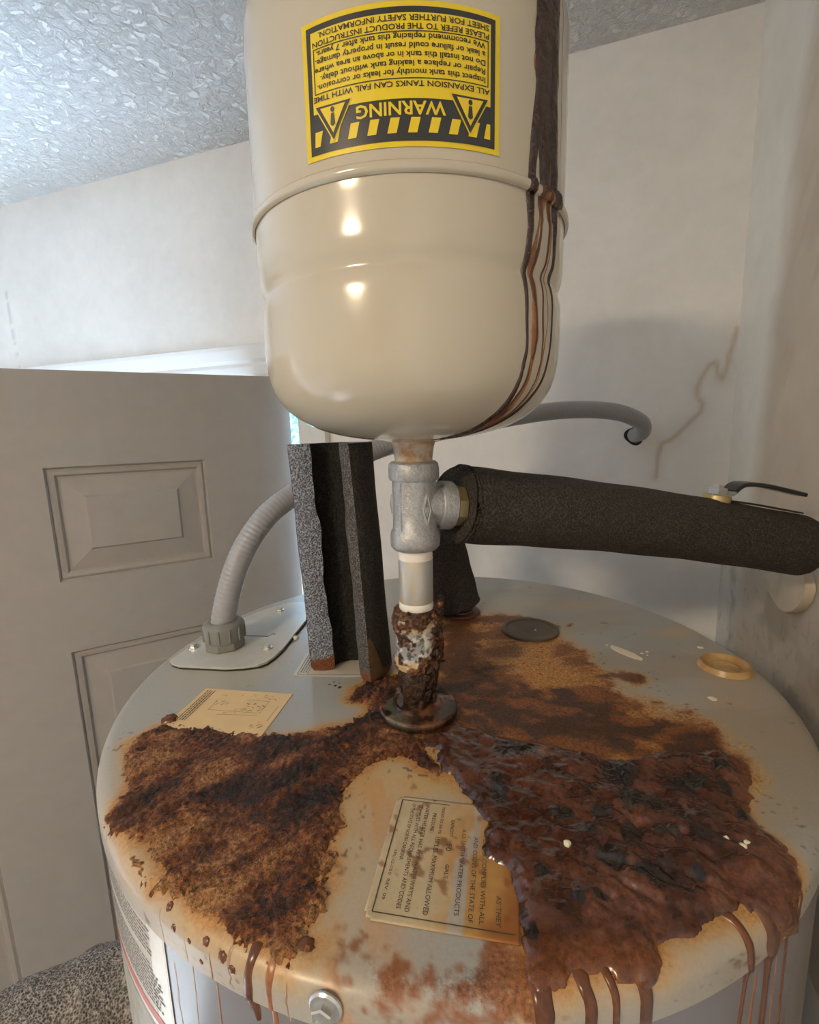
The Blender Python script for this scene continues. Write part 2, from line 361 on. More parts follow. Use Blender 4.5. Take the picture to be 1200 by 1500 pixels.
def right_col(U, Z):       # here U is the n coordinate along the right wall
    c = np.ones(U.shape + (3,)) * WALLC * np.array([0.97, 0.95, 0.90])
    c *= (0.93 + 0.14 * fbm(U, Z, 12, 3, 4))[..., None]
    k = 0.75 * sst(0.030, -0.030, U - (0.729 - 0.118 * (Z - 0.1)) + 0.03 * (fbm(U, Z, 18, 3, 28) - 0.5))  # soft slanting edge, browner tone away from the corner
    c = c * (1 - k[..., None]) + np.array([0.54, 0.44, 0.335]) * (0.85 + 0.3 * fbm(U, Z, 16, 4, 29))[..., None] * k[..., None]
    k = 0.55 * sst(0.45, 0.7, fbm(U, Z, 14, 4, 30)) * sst(0.12, -0.02, Z) + 0.18 * sst(0.15, -0.05, Z)
    c = c * (1 - k[..., None]) + np.array([0.27, 0.22, 0.16]) * k[..., None]
    k = 0.22 * sst(0.84, 0.90, vn(U * 150, Z * 150, 33)) * sst(0.12, 0.0, Z)
    c = c * (1 - k[..., None]) + np.array([0.1, 0.08, 0.06]) * k[..., None]
    k = 0.3 * sst(0.5, 0.68, fbm(U * 1.5 + Z * 0.9, Z * 0.6, 16, 3, 40)) * sst(0.74, 0.6, U)
    c = c * (1 - k[..., None]) + np.array([0.42, 0.33, 0.23]) * k[..., None]
    return c
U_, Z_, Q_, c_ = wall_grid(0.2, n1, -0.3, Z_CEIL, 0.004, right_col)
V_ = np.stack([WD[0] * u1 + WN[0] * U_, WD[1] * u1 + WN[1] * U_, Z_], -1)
wr = link('wall_right', fastmesh('wall_right', V_, Q_[:, ::-1], c_), M_wall); tag(wr, 'off-white right wall, browner away from the corner, with grime near the heater', None, None, 'structure')
mb = MB(); mb.box(u1 + 0.001, u1 + T, n0, n1 + T, -ZT, Z_CEIL).xf(M_room).build('wall_core', M_wallp, wr, False)
mb = MB(); mb.box(u1 - 0.0005, u1 + 0.01, n0, 0.2, -ZT, Z_CEIL).xf(M_room).build('wall_section', M_wallp, wr, False)

# peeled flap of wall paper below the sleeve (in the n,z plane of the right wall)
fl = [(0.665, 0.030), (0.660, 0.017), (0.640, 0.012), (0.626, 0.0116), (0.610, 0.008), (0.596, 0.0066), (0.583, 0.007), (0.570, 0.0101), (0.556, 0.016), (0.543, 0.026), (0.534, 0.037), (0.531, 0.047), (0.535, 0.056), (0.544, 0.062), (0.57, 0.060), (0.604, 0.052), (0.64, 0.042)]
mb = MB(); cn = (0.59, 0.045)
rings = []
for k, s_ in enumerate((1.0, 0.985, 0.7, 0.35, 0.02)):
    off = (0.006, 0.0085, 0.010, 0.010, 0.010)[k]
    rings.append([uv(u1 - (off * (0.35 + 0.65 * min(1, max(0, (0.665 - a) / 0.1)))), cn[0] + (a - cn[0]) * s_, cn[1] + (z - cn[1]) * s_) for a, z in fl])
mb.quadstrip([[uv(u1 - 0.0005, a, z) for a, z in fl]] + rings, True, False, True)
lab(mb.build('peeled_paper', M_peel, wr, True, 50), 'curled beige flap of torn wall paper under the foam sleeve')

# door casing and jambs
tr = tag(thing('trim_1', 'white painted door casing around the open doorway', None), kind='structure')
def casing_profile(u_in, u_out):
    w_ = u_out - u_in
    return [(u_in, 0), (u_in, 0.008), (u_in + 0.10 * w_, 0.011), (u_in + 0.35 * w_, 0.012), (u_in + 0.45 * w_, 0.009), (u_in + 0.55 * w_, 0.013), (u_in + 0.85 * w_, 0.017), (u_in + 0.97 * w_, 0.017), (u_out, 0.013), (u_out, 0)]
CT = 0.381
mb = MB(); pr = casing_profile(OP[1], OP[1] + 0.064); mb.quadstrip([[uv(a, n1 - d, z) for a, d in pr] for z in (-ZT, CT)], True, True, True); mb.build('casing_leg', M_trim, tr, False)
mb = MB(); pr = [(OP[0] - (a - OP[1]), d) for a, d in casing_profile(OP[1], OP[1] + 0.064)]; mb.quadstrip([[uv(a, n1 - d, z) for a, d in pr] for z in (-ZT, CT)], True, True, True); mb.build('casing_leg', M_trim, tr, False)
mb = MB(); pr = [(OP[2] - 0.008 + (a), d) for a, d in casing_profile(0, 0.064)]; mb.quadstrip([[uv(u, n1 - d - 0.0006, z) for z, d in pr] for u in (OP[0] - 0.064, OP[1] + 0.064)], True, True, True); mb.build('casing_head', M_trim, tr, False)
mb = MB(); mb.box(OP[1] - 0.0005, OP[1] + 0.02, n1, n1 + T + 0.01, -ZT, OP[2]).xf(M_room).build('jamb', M_trim, tr, False)
mb = MB(); mb.box(OP[0] - 0.02, OP[0] + 0.0005, n1, n1 + T + 0.01, -ZT, OP[2]).xf(M_room).build('jamb', M_trim, tr, False)
mb = MB(); mb.box(OP[0], OP[1], n1, n1 + T + 0.01, OP[2] - 0.001, OP[2] + 0.02).xf(M_room).build('head_jamb', M_trim, tr, False)

# the door: local x from the hinge edge outwards, local y into the slab, z up
TD = math.radians(30.8); HX, HY = -0.2289, 0.9702
door = tag(thing('door_1', 'grey-white six-panel door standing half open beside the heater', None, (HX, HY, 0)), kind='structure')
door.rotation_euler.z = TD + math.pi
DW, DT, DB = 0.93, 0.3155, -ZT + 0.012
# in this frame +x runs to the latch, +y faces the camera
cols_ = [(0.164, 0.402), (0.538, 0.776)]; rows_ = [(-0.0225, 0.165), (-0.82, -0.144), (-1.53, -0.94)]
xs = sorted({0, DW, *[c for p in cols_ for c in p]}); zs = sorted({DB, DT, *[c for p in rows_ for c in p]})
mb = MB()
for i in range(len(xs) - 1):
    for j in range(len(zs) - 1):
        xm = (xs[i] + xs[i + 1]) / 2; zm = (zs[j] + zs[j + 1]) / 2
        if any(a < xm < b for a, b in cols_) and any(a < zm < b for a, b in rows_): continue
        b = len(mb.v); mb.v += [(xs[i], 0, zs[j]), (xs[i + 1], 0, zs[j]), (xs[i + 1], 0, zs[j + 1]), (xs[i], 0, zs[j + 1])]; mb.f.append((b + 3, b + 2, b + 1, b))
b = len(mb.v); mb.v += [(x, y, z) for z in (DB, DT) for (x, y) in ((0, 0), (DW, 0), (DW, -0.0445), (0, -0.0445))]
for q in ((4, 5, 6, 7), (3, 2, 1, 0), (1, 2, 6, 5), (2, 3, 7, 6), (3, 0, 4, 7)): mb.f.append(tuple(b + i for i in q))
mb.build('slab', M_door, door, False)
for (xa, xb) in cols_:
    for (za, zb) in rows_:
        mb = MB(); rings = []
        for ins, dep in ((0, 0), (0.003, -0.006), (0.007, -0.0035), (0.0125, -0.0045), (0.0155, -0.0095), (0.019, -0.0095), (0.048, -0.0050), (0.0512, -0.0008)):
            rings.append([(xa + ins, dep, za + ins), (xb - ins, dep, za + ins), (xb - ins, dep, zb - ins), (xa + ins, dep, zb - ins)])
        mb.quadstrip([r[::-1] for r in rings], True, False, True); mb.build('panel', M_door, door, False)

# ------------------------------------------------------------------ outdoors beyond the doorway
mb = MB(); b = [uv(-9, n1 + T, -ZT - 0.02), uv(8, n1 + T, -ZT - 0.02), uv(8, 14, -ZT - 0.02), uv(-9, 14, -ZT - 0.02)]
mb.v = b + [(x, y, z - 0.1) for x, y, z in b]; mb.f = [(0, 1, 2, 3), (7, 6, 5, 4)] + [(i + 4, (i + 1) % 4 + 4, (i + 1) % 4, i) for i in range(4)]
lab(tag(mb.build('ground', M_ground, None, False), kind='structure'), 'pale sunlit paving outside the open door')
tree = thing('tree', 'leafy green tree seen through the gap beside the door', 'tree', (-1.12, 4.6, -ZT - 0.02))
MB().tube([(0, 0, 0), (0.03, 0, 0.7), (-0.04, 0.02, 1.3), (0, 0, 2.0)], [0.09, 0.07, 0.05, 0.03], 10).build('trunk', M_bark, tree)
for nm, mm, sd in (('foliage', M_leaf, 1), ('foliage', M_leaf2, 2)):
    mb = MB(); rr = random.Random(sd)
    for i in range(1800):
        a = rr.uniform(0, 6.28); e = rr.uniform(-1, 1); d = 0.75 * rr.random() ** 0.4
        p = Vector((d * math.cos(a) * math.sqrt(1 - e * e), d * math.sin(a) * math.sqrt(1 - e * e), 1.9 + 1.0 * d * e / 0.75))
        q = Vector((rr.gauss(0, 1), rr.gauss(0, 1), rr.gauss(0, 1))).normalized(); t = q.orthogonal().normalized(); s_ = rr.uniform(0.03, 0.06)
        b = len(mb.v); c = q.cross(t)
        mb.v += [tuple(p - t * s_), tuple(p + c * s_ * 0.5 + q * 0.006), tuple(p + t * s_), tuple(p - c * s_ * 0.5 + q * 0.006)]; mb.f.append((b, b + 1, b + 2, b + 3))
    tag(mb.build(nm, mm, tree, False), kind='stuff')

# ceiling lamp (behind the camera; its mirror image sits on the expansion tank)
lamp = thing('ceiling_lamp', 'round flush ceiling lamp with a warm glowing diffuser', 'lamp', (-0.80, -0.70, Z_CEIL))
MB().lathe([(0.0, 0), (0.12, 0), (0.125, -0.006), (0.125, -0.022), (0.115, -0.026), (0.0, -0.026)], 48).build('base', M_trim, lamp)
MB().lathe([(0.0, -0.060), (0.045, -0.058), (0.080, -0.050), (0.100, -0.037), (0.110, -0.0265), (0.0, -0.0265)], 48).build('diffuser', M_glow, lamp)

# ------------------------------------------------------------------ water heater
R = 0.265; HC = (0.0264, 0.4074)
RB = 0.009; S0 = R - RB; SA = S0 + RB * math.pi / 2; SM = SA + 0.0105
def prof(s):
    s = np.asarray(s, float); a = np.clip((s - S0) / RB, 0, math.pi / 2)
    r = np.where(s < S0, s, S0 + RB * np.sin(a)); z = np.where(s < S0, 0, -RB + RB * np.cos(a)); z = np.where(s > SA, -RB - (s - SA), z)
    return r, z, np.sin(a), np.cos(a)      # radius, height, outward and upward normal components
def wrap(x, y, h):
    """unrolled lid coordinates (x, y) plus height h -> local 3d"""
    s = np.hypot(x, y); t = np.arctan2(y, x); r, z, nr, nz = prof(s)
    return np.stack([(r + h * nr) * np.cos(t), (r + h * nr) * np.sin(t), z + h * nz], -1)
mm_ = lambda L: [(a / 1000, b / 1000) for a, b in L]
P_A = mm_([(-205, -85), (-177, -92), (-133, -102), (-114, -102), (-93, -98), (-70, -87), (-59, -76), (-67, -66), (-78, -59), (-76, -44), (-65, -32), (-48, -24), (-31, -19), (-14, -37), (-11, -77), (-16, -105), (-22, -120), (-10, -143), (-15, -148), (-26, -134), (-36, -128), (-49, -130), (-59, -136), (-69, -150), (-71, -167), (-68, -175), (-65, -182), (-69, -189), (-71, -195), (-69, -200), (-71, -208), (-69, -216), (-71, -226), (-74, -232), (-76, -239), (-71, -241), (-72, -244), (-79, -244), (-81, -248), (-85, -247), (-89, -244), (-93, -244), (-99, -242), (-104, -239), (-110, -234), (-117, -231), (-125, -226), (-132, -221), (-138, -219), (-144, -216), (-151, -213), (-149, -211), (-150, -205), (-159, -198), (-169, -191), (-180, -183), (-187, -183), (-198, -172), (-202, -164), (-201, -154), (-203, -143), (-213, -130), (-220, -114), (-222, -99), (-216, -90)])
P_A2 = mm_([(-178, -189), (-174, -190), (-165, -199), (-156, -207), (-158, -209), (-168, -201)])
P_B = mm_([(-28, -112), (-13, -123), (-10, -143), (-4, -156), (3, -166), (7, -178), (7, -191), (6, -205), (12, -211), (15, -216), (16, -223), (15, -232), (14, -241), (14, -248), (13, -256), (14, -262), (19, -262), (27, -260), (30, -258), (35, -259), (39, -258), (43, -256), (46, -260), (49, -258), (54, -256), (56, -260), (61, -256), (65, -251), (70, -246), (75, -243), (82, -243), (90, -239), (101, -235), (111, -231), (112, -236), (116, -234), (119, -236), (125, -241), (136, -242), (146, -239), (140, -227), (148, -216), (151, -210), (150, -201), (147, -190), (153, -176), (163, -161), (169, -151), (171, -142), (165, -135), (154, -131), (136, -133), (119, -133), (96, -137), (81, -131), (62, -122), (41, -115), (24, -111), (12, -100), (0, -94), (-12, -100), (-24, -105)])
P_C = mm_([(0, 102), (39, 113), (77, 106), (111, 94), (123, 70), (121, 48), (129, 17), (136, -29), (161, -37), (154, -50), (131, -54), (152, -77), (169, -91), (178, -107), (180, -126), (171, -151), (157, -177), (125, -160), (71, -147), (13, -125), (-22, -109), (-36, -36)])
P_CD = mm_([(5, 19), (34, 23), (41, -11), (58, -41), (93, -54), (122, -75), (153, -94), (170, -122), (163, -138), (118, -136), (78, -128), (16, -103), (-11, -86), (-11, -37)])
P_F = mm_([(-51, -246), (-32, -250), (-16, -252), (1, -248), (13, -251), (14, -262), (-2, -266), (-22, -264), (-42, -260)])
CHUNKS = [(115, -122, 26, 13), (147, -129, 17, 9), (72, -130, 13, 7), (91, -154, 10, 10), (130, -162, 12, 7), (95, -175, 13, 10), (152, -152, 6, 5), (79, -196, 7, 6), (98, -196, 6, 4), (64, -210, 7, 6), (77, -217, 7, 5), (30, -216, 5, 4), (59, -192, 5, 4), (70, -181, 6, 3), (49, -181, 7, 5), (109, -200, 5, 3), (51, -228, 4, 3), (99, -219, 3, 4), (19, -164, 5, 13), (36, -129, 13, 10), (18, -241, 3, 4), (145, -166, 3, 9), (109, -189, 5, 3), (42, -230, 3, 3), (78, -225, 3, 3), (142, -186, 3, 5)]

wh = thing('water_heater', 'large grey water heater with heavily rusted round top', 'water heater', (HC[0], HC[1], 0))
# body jacket
prb = [(0, -ZT), (R - 0.004, -ZT), (R - 0.0018, -ZT + 0.003), (R - 0.0018, -0.018), (0, -0.018)]
MB().lathe(prb, 180).build('jacket', M_body, wh)

GREY = np.array([0.36, 0.35, 0.318]); TAN = np.array([0.47, 0.31, 0.14]); OCH = np.array([0.45, 0.20, 0.045]); RUST = np.array([0.20, 0.065, 0.017]); DRK = np.array([0.055, 0.025, 0.014])
def mixc(c, col, k): k = np.clip(k, 0, 1)[..., None]; return c * (1 - k) + col * k
def lid_paint(x, y):
    c = np.ones(x.shape + (3,)) * GREY * (0.94 + 0.12 * fbm(x, y, 14, 4, 1))[..., None]
    nz = fbm(x, y, 60, 4, 2) - 0.5; nf = fbm(x, y, 240, 3, 3) - 0.5; nl = fbm(x, y, 22, 4, 6)
    dA = sdist(x, y, P_A) + 0.012 * nz; dB = sdist(x, y, P_B) + 0.012 * nz; dC = sdist(x, y, P_C) + 0.030 * nz + 0.012 * nf; dD = sdist(x, y, P_CD) + 0.05 * nz + 0.015 * nf; dF = sdist(x, y, P_F) + 0.022 * nz
    # broad faint yellow-tan wash
    for (bx, by, rx, ry, a_) in ((0.16, 0.13, 0.05, 0.02, 0.5), (0.235, -0.03, 0.03, 0.05, 0.35), (0.21, -0.10, 0.03, 0.05, 0.4), (0.235, 0.045, 0.02, 0.012, 0.6), (-0.055, -0.19, 0.02, 0.07, 0.45), (-0.03, -0.15, 0.03, 0.02, 0.8), (-0.06, -0.15, 0.02, 0.03, 0.5), (0.02, 0.14, 0.08, 0.03, 0.25), (-0.12, -0.235, 0.05, 0.02, 0.5), (-0.17, -0.2, 0.02, 0.02, 0.6), (-0.17, 0.06, 0.03, 0.04, 0.2)):
        e = np.exp(-((x - bx) / rx) ** 2 - ((y - by) / ry) ** 2)
        c = mixc(c, TAN * 1.15, a_ * e * (0.5 + nl))
    c = mixc(c, np.array([0.33, 0.27, 0.19]), 0.55 * sst(0.42, 0.62, fbm(x * 0.6, y * 1.2, 17, 4, 7)) * sst(0.02, 0.12, x))
    c = mixc(c, np.array([0.44, 0.38, 0.27]), 0.45 * sst(0.45, 0.65, fbm(x, y, 13, 4, 5)) * sst(0.0, -0.08, x) * sst(-0.1, 0.0, y))
    # streaks on the clean tongue at the front
    st = sst(0.52, 0.72, fbm(x * 3.2 + y * 0.5, y * 0.8, 30, 4, 9)) * np.exp(-((x + 0.055) / 0.022) ** 2) * (y < -0.12)
    c = mixc(c, OCH * 1.2, 0.5 * st)
    hal = np.maximum(dA, dB)
    c = mixc(c, TAN, 0.85 * sst(-0.014, 0.0, hal)); c = mixc(c, OCH, 0.8 * sst(-0.006, 0.002, hal))
    c = mixc(c, TAN, 0.8 * sst(-0.016, 0.006, dC)); c = mixc(c, OCH, 0.9 * sst(-0.004, 0.014, dC))
    k = sst(0.42, 0.62, fbm(x * 0.7 - y * 0.2, y * 1.4, 38, 5, 12)) * sst(0.0, 0.012, dC)
    c = mixc(c, RUST, 0.9 * k)
    c = mixc(c, RUST, 0.95 * sst(-0.012, 0.01, dD)); c = mixc(c, DRK, 0.92 * sst(-0.002, 0.014, dD) * sst(0.34, 0.54, fbm(x * 0.7, y * 1.3, 60, 4, 15)))
    for (bx, by, rx, ry) in ((0.075, 0.092, 0.035, 0.012), (0.11, 0.07, 0.02, 0.01), (0.145, -0.038, 0.018, 0.009), (0.02, 0.05, 0.02, 0.05), (0.0, 0.0, 0.03, 0.03)):
        c = mixc(c, RUST * 0.6, 0.9 * sst(0.3, 0.7, np.exp(-((x - bx) / rx) ** 2 - ((y - by) / ry) ** 2) + 0.9 * nz + 0.5 * nf))
    c = mixc(c, RUST * 1.2, 0.9 * sst(-0.009, 0.006, dF + 0.03 * nf + 0.02 * (fbm(x * 2.5, y * 0.6, 70, 3, 19) - 0.5))); c = mixc(c, DRK, 0.5 * sst(0.0, 0.01, dF) * sst(0.45, 0.6, fbm(x, y, 90, 3, 18)))
    # loose specks
    near = sst(-0.03, 0.0, np.maximum(np.maximum(dA, dB), dC))
    c = mixc(c, DRK, 0.9 * sst(0.86, 0.92, vn(x * 420, y * 420, 21)) * sst(0.5, 0.6, fbm(x, y, 40, 2, 25)) * near)
    c = mixc(c, np.array([0.1, 0.09, 0.08]), 0.8 * sst(0.88, 0.93, vn(x * 330, y * 330, 23)) * sst(0.5, 0.62, fbm(x, y, 30, 2, 27)) * sst(0.12, 0.16, y) * (x > 0))
    al_ = np.clip(np.maximum(sst(-0.008, 0.01, dC), np.maximum(0.6 * sst(-0.006, 0.004, hal), 0.8 * sst(-0.004, 0.008, dF))), 0, 1)
    return np.concatenate([c, al_[..., None]], -1), np.maximum(dC, dD)
NT, NS = 1080, 190
ss_ = np.concatenate([np.linspace(0.002, 0.235, 150), np.linspace(0.2364, SM, 46)]); th_ = np.arange(NT) * 2 * math.pi / NT
TH, SS = np.meshgrid(th_, ss_, indexing='xy'); X = SS * np.cos(TH); Y = SS * np.sin(TH)
cl, dC = lid_paint(X, Y)
hh = 0.0007 * sst(0, 0.02, dC) * fbm(X, Y, 260, 3, 40)
V = wrap(X, Y, hh).reshape(-1, 3); idx = np.arange(V.shape[0]).reshape(len(ss_), NT)
Q = np.stack([idx[:-1], np.roll(idx[:-1], -1, 1), np.roll(idx[1:], -1, 1), idx[1:]], -1).reshape(-1, 4)[:, ::-1]
lab(link('lid', fastmesh('lid', V, Q[:, ::-1], cl.reshape(-1, 4)), M_lid, wh, True, 180), 'grey steel lid with orange and brown rust stains')

def crust(name, polys, step, hfun, cfun, material, edge_noise, label):
    P = np.array([p for q in polys for p in q]); lo = P.min(0) - 0.006; hi = P.max(0) + 0.006
    gx = np.arange(lo[0], hi[0], step); gy = np.arange(lo[1], hi[1], step); X, Y = np.meshgrid(gx, gy, indexing='ij')
    sd = np.max([sdist(X, Y, p) for p in polys], 0); sd = sd + edge_noise(X, Y)
    keep = (sd > 0) & (np.hypot(X, Y) < SM + 0.002)
    cell = keep[:-1, :-1] | keep[1:, :-1] | keep[:-1, 1:] | keep[1:, 1:]
    h = np.where(sd > 0, hfun(X, Y, np.maximum(sd, 0)), -0.0006)
    c = cfun(X, Y, sd); V = wrap(X, Y, h).reshape(-1, 3); idx = np.arange(X.size).reshape(X.shape)
    Q = np.stack([idx[:-1, :-1], idx[1:, :-1], idx[1:, 1:], idx[:-1, 1:]], -1)[cell]
    used = np.unique(Q); re = np.full(X.size, -1); re[used] = np.arange(len(used))
    me = fastmesh(name, V[used], re[Q], c.reshape(-1, 3)[used])
    return lab(link(name, me, material, wh, True, 180), label)

def rot(x, y, a): return x * math.cos(a) + y * math.sin(a), -x * math.sin(a) + y * math.cos(a)
def hA(x, y, sd):
    xr, yr = rot(x, y, math.radians(35)); n = fbm(xr * 0.6, yr * 1.5, 70, 4, 50); f = fbm(x, y, 420, 3, 52)
    return sst(0, 0.010, sd) * (0.0004 + 0.0034 * n * n) + sst(0, 0.003, sd) * 0.0028 * f * (0.45 + n)
BIAS_A = [(-0.160, -0.112, 0.04, 0.02, -0.22), (-0.105, -0.135, 0.03, 0.03, -0.22), (-0.088, -0.165, 0.022, 0.03, -0.22), (-0.12, -0.16, 0.04, 0.03, -0.20), (-0.095, -0.222, 0.02, 0.012, -0.30), (-0.19, -0.165, 0.02, 0.015, -0.2), (-0.09, -0.2, 0.03, 0.02, -0.12), (-0.203, -0.112, 0.024, 0.022, 0.34), (-0.135, -0.198, 0.04, 0.02, 0.22), (-0.155, -0.19, 0.02, 0.012, 0.26), (-0.13, -0.222, 0.03, 0.008, 0.25), (-0.10, -0.102, 0.018, 0.008, 0.25), (-0.05, -0.10, 0.05, 0.03, -0.25), (-0.04, -0.05, 0.04, 0.04, -0.3)]
def cA(x, y, sd):
    xr, yr = rot(x, y, math.radians(35)); n = 0.5 + 1.25 * (fbm(xr * 0.6, yr * 1.6, 48, 5, 54) - 0.5) + 0.55 * (fbm(x, y, 380, 3, 56) - 0.5) * 1.5
    for bx, by, rx, ry, a in BIAS_A: n = n + 0.85 * a * np.exp(-((x - bx) / rx) ** 2 - ((y - by) / ry) ** 2)
    n = n + 0.09 + 0.20 * sst(0.006, 0, sd)
    return 0.92 * ramp(n, [(0.05, (0.020, 0.012, 0.011)), (0.28, (0.066, 0.022, 0.012)), (0.48, (0.155, 0.043, 0.012)), (0.66, (0.28, 0.10, 0.030)), (0.92, (0.43, 0.21, 0.08))])
crust('rust_crust', [P_A, P_A2], 0.00075, hA, cA, M_crust, lambda x, y: 0.009 * (fbm(x, y, 120, 3, 58) - 0.5) + 0.008 * (fbm(x, y, 520, 2, 59) - 0.5), 'dry granular brown rust crust covering the left of the lid')

def chunk_field(x, y):
    k = np.zeros(x.shape); w_ = 0.35 * (fbm(x, y, 160, 3, 70) - 0.5)
    for cx_, cy_, rx, ry in CHUNKS:
        d = np.hypot((x - cx_ / 1000) / (rx / 1000), (y - cy_ / 1000) / (ry / 1000)) + w_ * 2.2
        k = np.maximum(k, sst(1.15, 0.7, d))
    return k
def hB(x, y, sd):
    xr, yr = rot(x, y, math.radians(-35)); n = fbm(xr * 0.9, yr * 1.2, 45, 3, 60); n2 = fbm(x, y, 170, 3, 62); k = chunk_field(x, y)
    lip = np.sqrt(np.clip(sd / 0.005, 0, 1)) * 0.0022
    lob = np.abs(2 * fbm(xr * 0.8, yr * 1.3, 70, 3, 66) - 1)
    rim = sst(S0 + 0.006, S0 - 0.010, np.hypot(x, y)) * 0.55 + 0.45
    return lip + rim * sst(0, 0.010, sd) * (0.0062 * np.maximum(n - 0.3, 0) + 0.0019 * sst(0.0, 0.5, lob) * (0.35 + 0.65 * sst(0.02, 0.07, x)) + 0.0011 * n2 - 0.0010 * k + k * 0.0024 * fbm(x, y, 360, 3, 64))
def cB(x, y, sd):
    n = 0.5 + 1.1 * (fbm(x, y, 60, 4, 74) - 0.5) + 0.4 * (fbm(x, y, 260, 3, 76) - 0.5)
    c = ramp(n, [(0.15, (0.026, 0.008, 0.004)), (0.42, (0.075, 0.021, 0.009)), (0.62, (0.125, 0.040, 0.020)), (0.9, (0.20, 0.072, 0.034))])
    c = mixc(c, np.array([0.075, 0.018, 0.005]), 0.6 * sst(0.07, 0.0, x))
    n3 = fbm(x, y, 90, 3, 78) - 0.5; out_ = np.clip(sst(0.09, 0.14, x) + sst(-0.235, -0.25, y), 0, 1)
    c = mixc(c, np.array([0.20, 0.06, 0.013]), 0.85 * sst(0.0055, 0.0, sd + 0.010 * n3) * (0.25 + 0.75 * out_))
    c = mixc(c, np.array([0.030, 0.010, 0.006]), 0.6 * sst(0.004, 0.001, sd) * (1 - out_))
    for bx, by, rx, ry in ((0.148, -0.2, 0.010, 0.025), (0.03, -0.252, 0.03, 0.008), (0.06, -0.252, 0.03, 0.006)):
        c = mixc(c, np.array([0.26, 0.08, 0.017]), 0.45 * np.exp(-((x - bx) / rx) ** 2 - ((y - by) / ry) ** 2))
    c = mixc(c, ramp(fbm(x, y, 300, 3, 80), [(0.3, (0.006, 0.005, 0.005)), (0.7, (0.028, 0.021, 0.016))]), 0.92 * chunk_field(x, y))
    return c * 0.72
crust('rust_flow', [P_B], 0.0008, hB, cB, M_flow, lambda x, y: 0.008 * (fbm(x, y, 110, 3, 82) - 0.5), 'wet glossy dark red-brown rust sludge flowing over the right edge')

# drips down the rim and jacket: half-round strips that follow the surface
def strip(name, pts, nrm, wid, thick, material, parent, n=7):
    rings = []; P = [Vector(p) for p in pts]; N = [Vector(q).normalized() for q in nrm]
    for i, p in enumerate(P):
        t = (P[min(i + 1, len(P) - 1)] - P[max(i - 1, 0)]).normalized(); s_ = t.cross(N[i]).normalized()
        ring = []
        for j in range(n):
            a = math.pi * j / (n - 1); ring.append(p + s_ * (math.cos(a) * wid[i] / 2) + N[i] * (math.sin(a) * thick[i] - 0.0002))
        rings.append(ring)
    return MB().quadstrip(rings, False).build(name, material, parent, True, 180)
def heater_drip(path, wid, thick, material):
    """path: (azimuth deg, arc position s) list"""
    A_ = np.array([p[0] for p in path]); S_ = np.array([p[1] for p in path]); n = 40; t = np.linspace(0, 1, n); tk = np.linspace(0, 1, len(path))
    a = np.radians(np.interp(t, tk, A_) + 0.25 * (vn(t * 7, t * 0, seed=abs(path[0][0])) - 0.5)); s = np.interp(t, tk, S_)
    r, z, nr, nz = prof(s); drop = sst(SM, SM + 0.002, s) * 0.0018; r = r - drop
    pts = np.stack([r * np.cos(a), r * np.sin(a), z], -1); nm = np.stack([nr * np.cos(a), nr * np.sin(a), nz], -1)
    w_ = np.interp(t, np.linspace(0, 1, len(wid)), wid) * (0.8 + 0.4 * vn(t * 9, t * 0 + 3, seed=abs(path[0][0]) + 5))
    th = np.minimum(thick, w_ * 0.4) * (0.15 + 0.85 * sst(0.0, 0.22, t)); return strip('rust_drip', pts, nm, w_, th, material, wh)
E_ = SM + 0.001
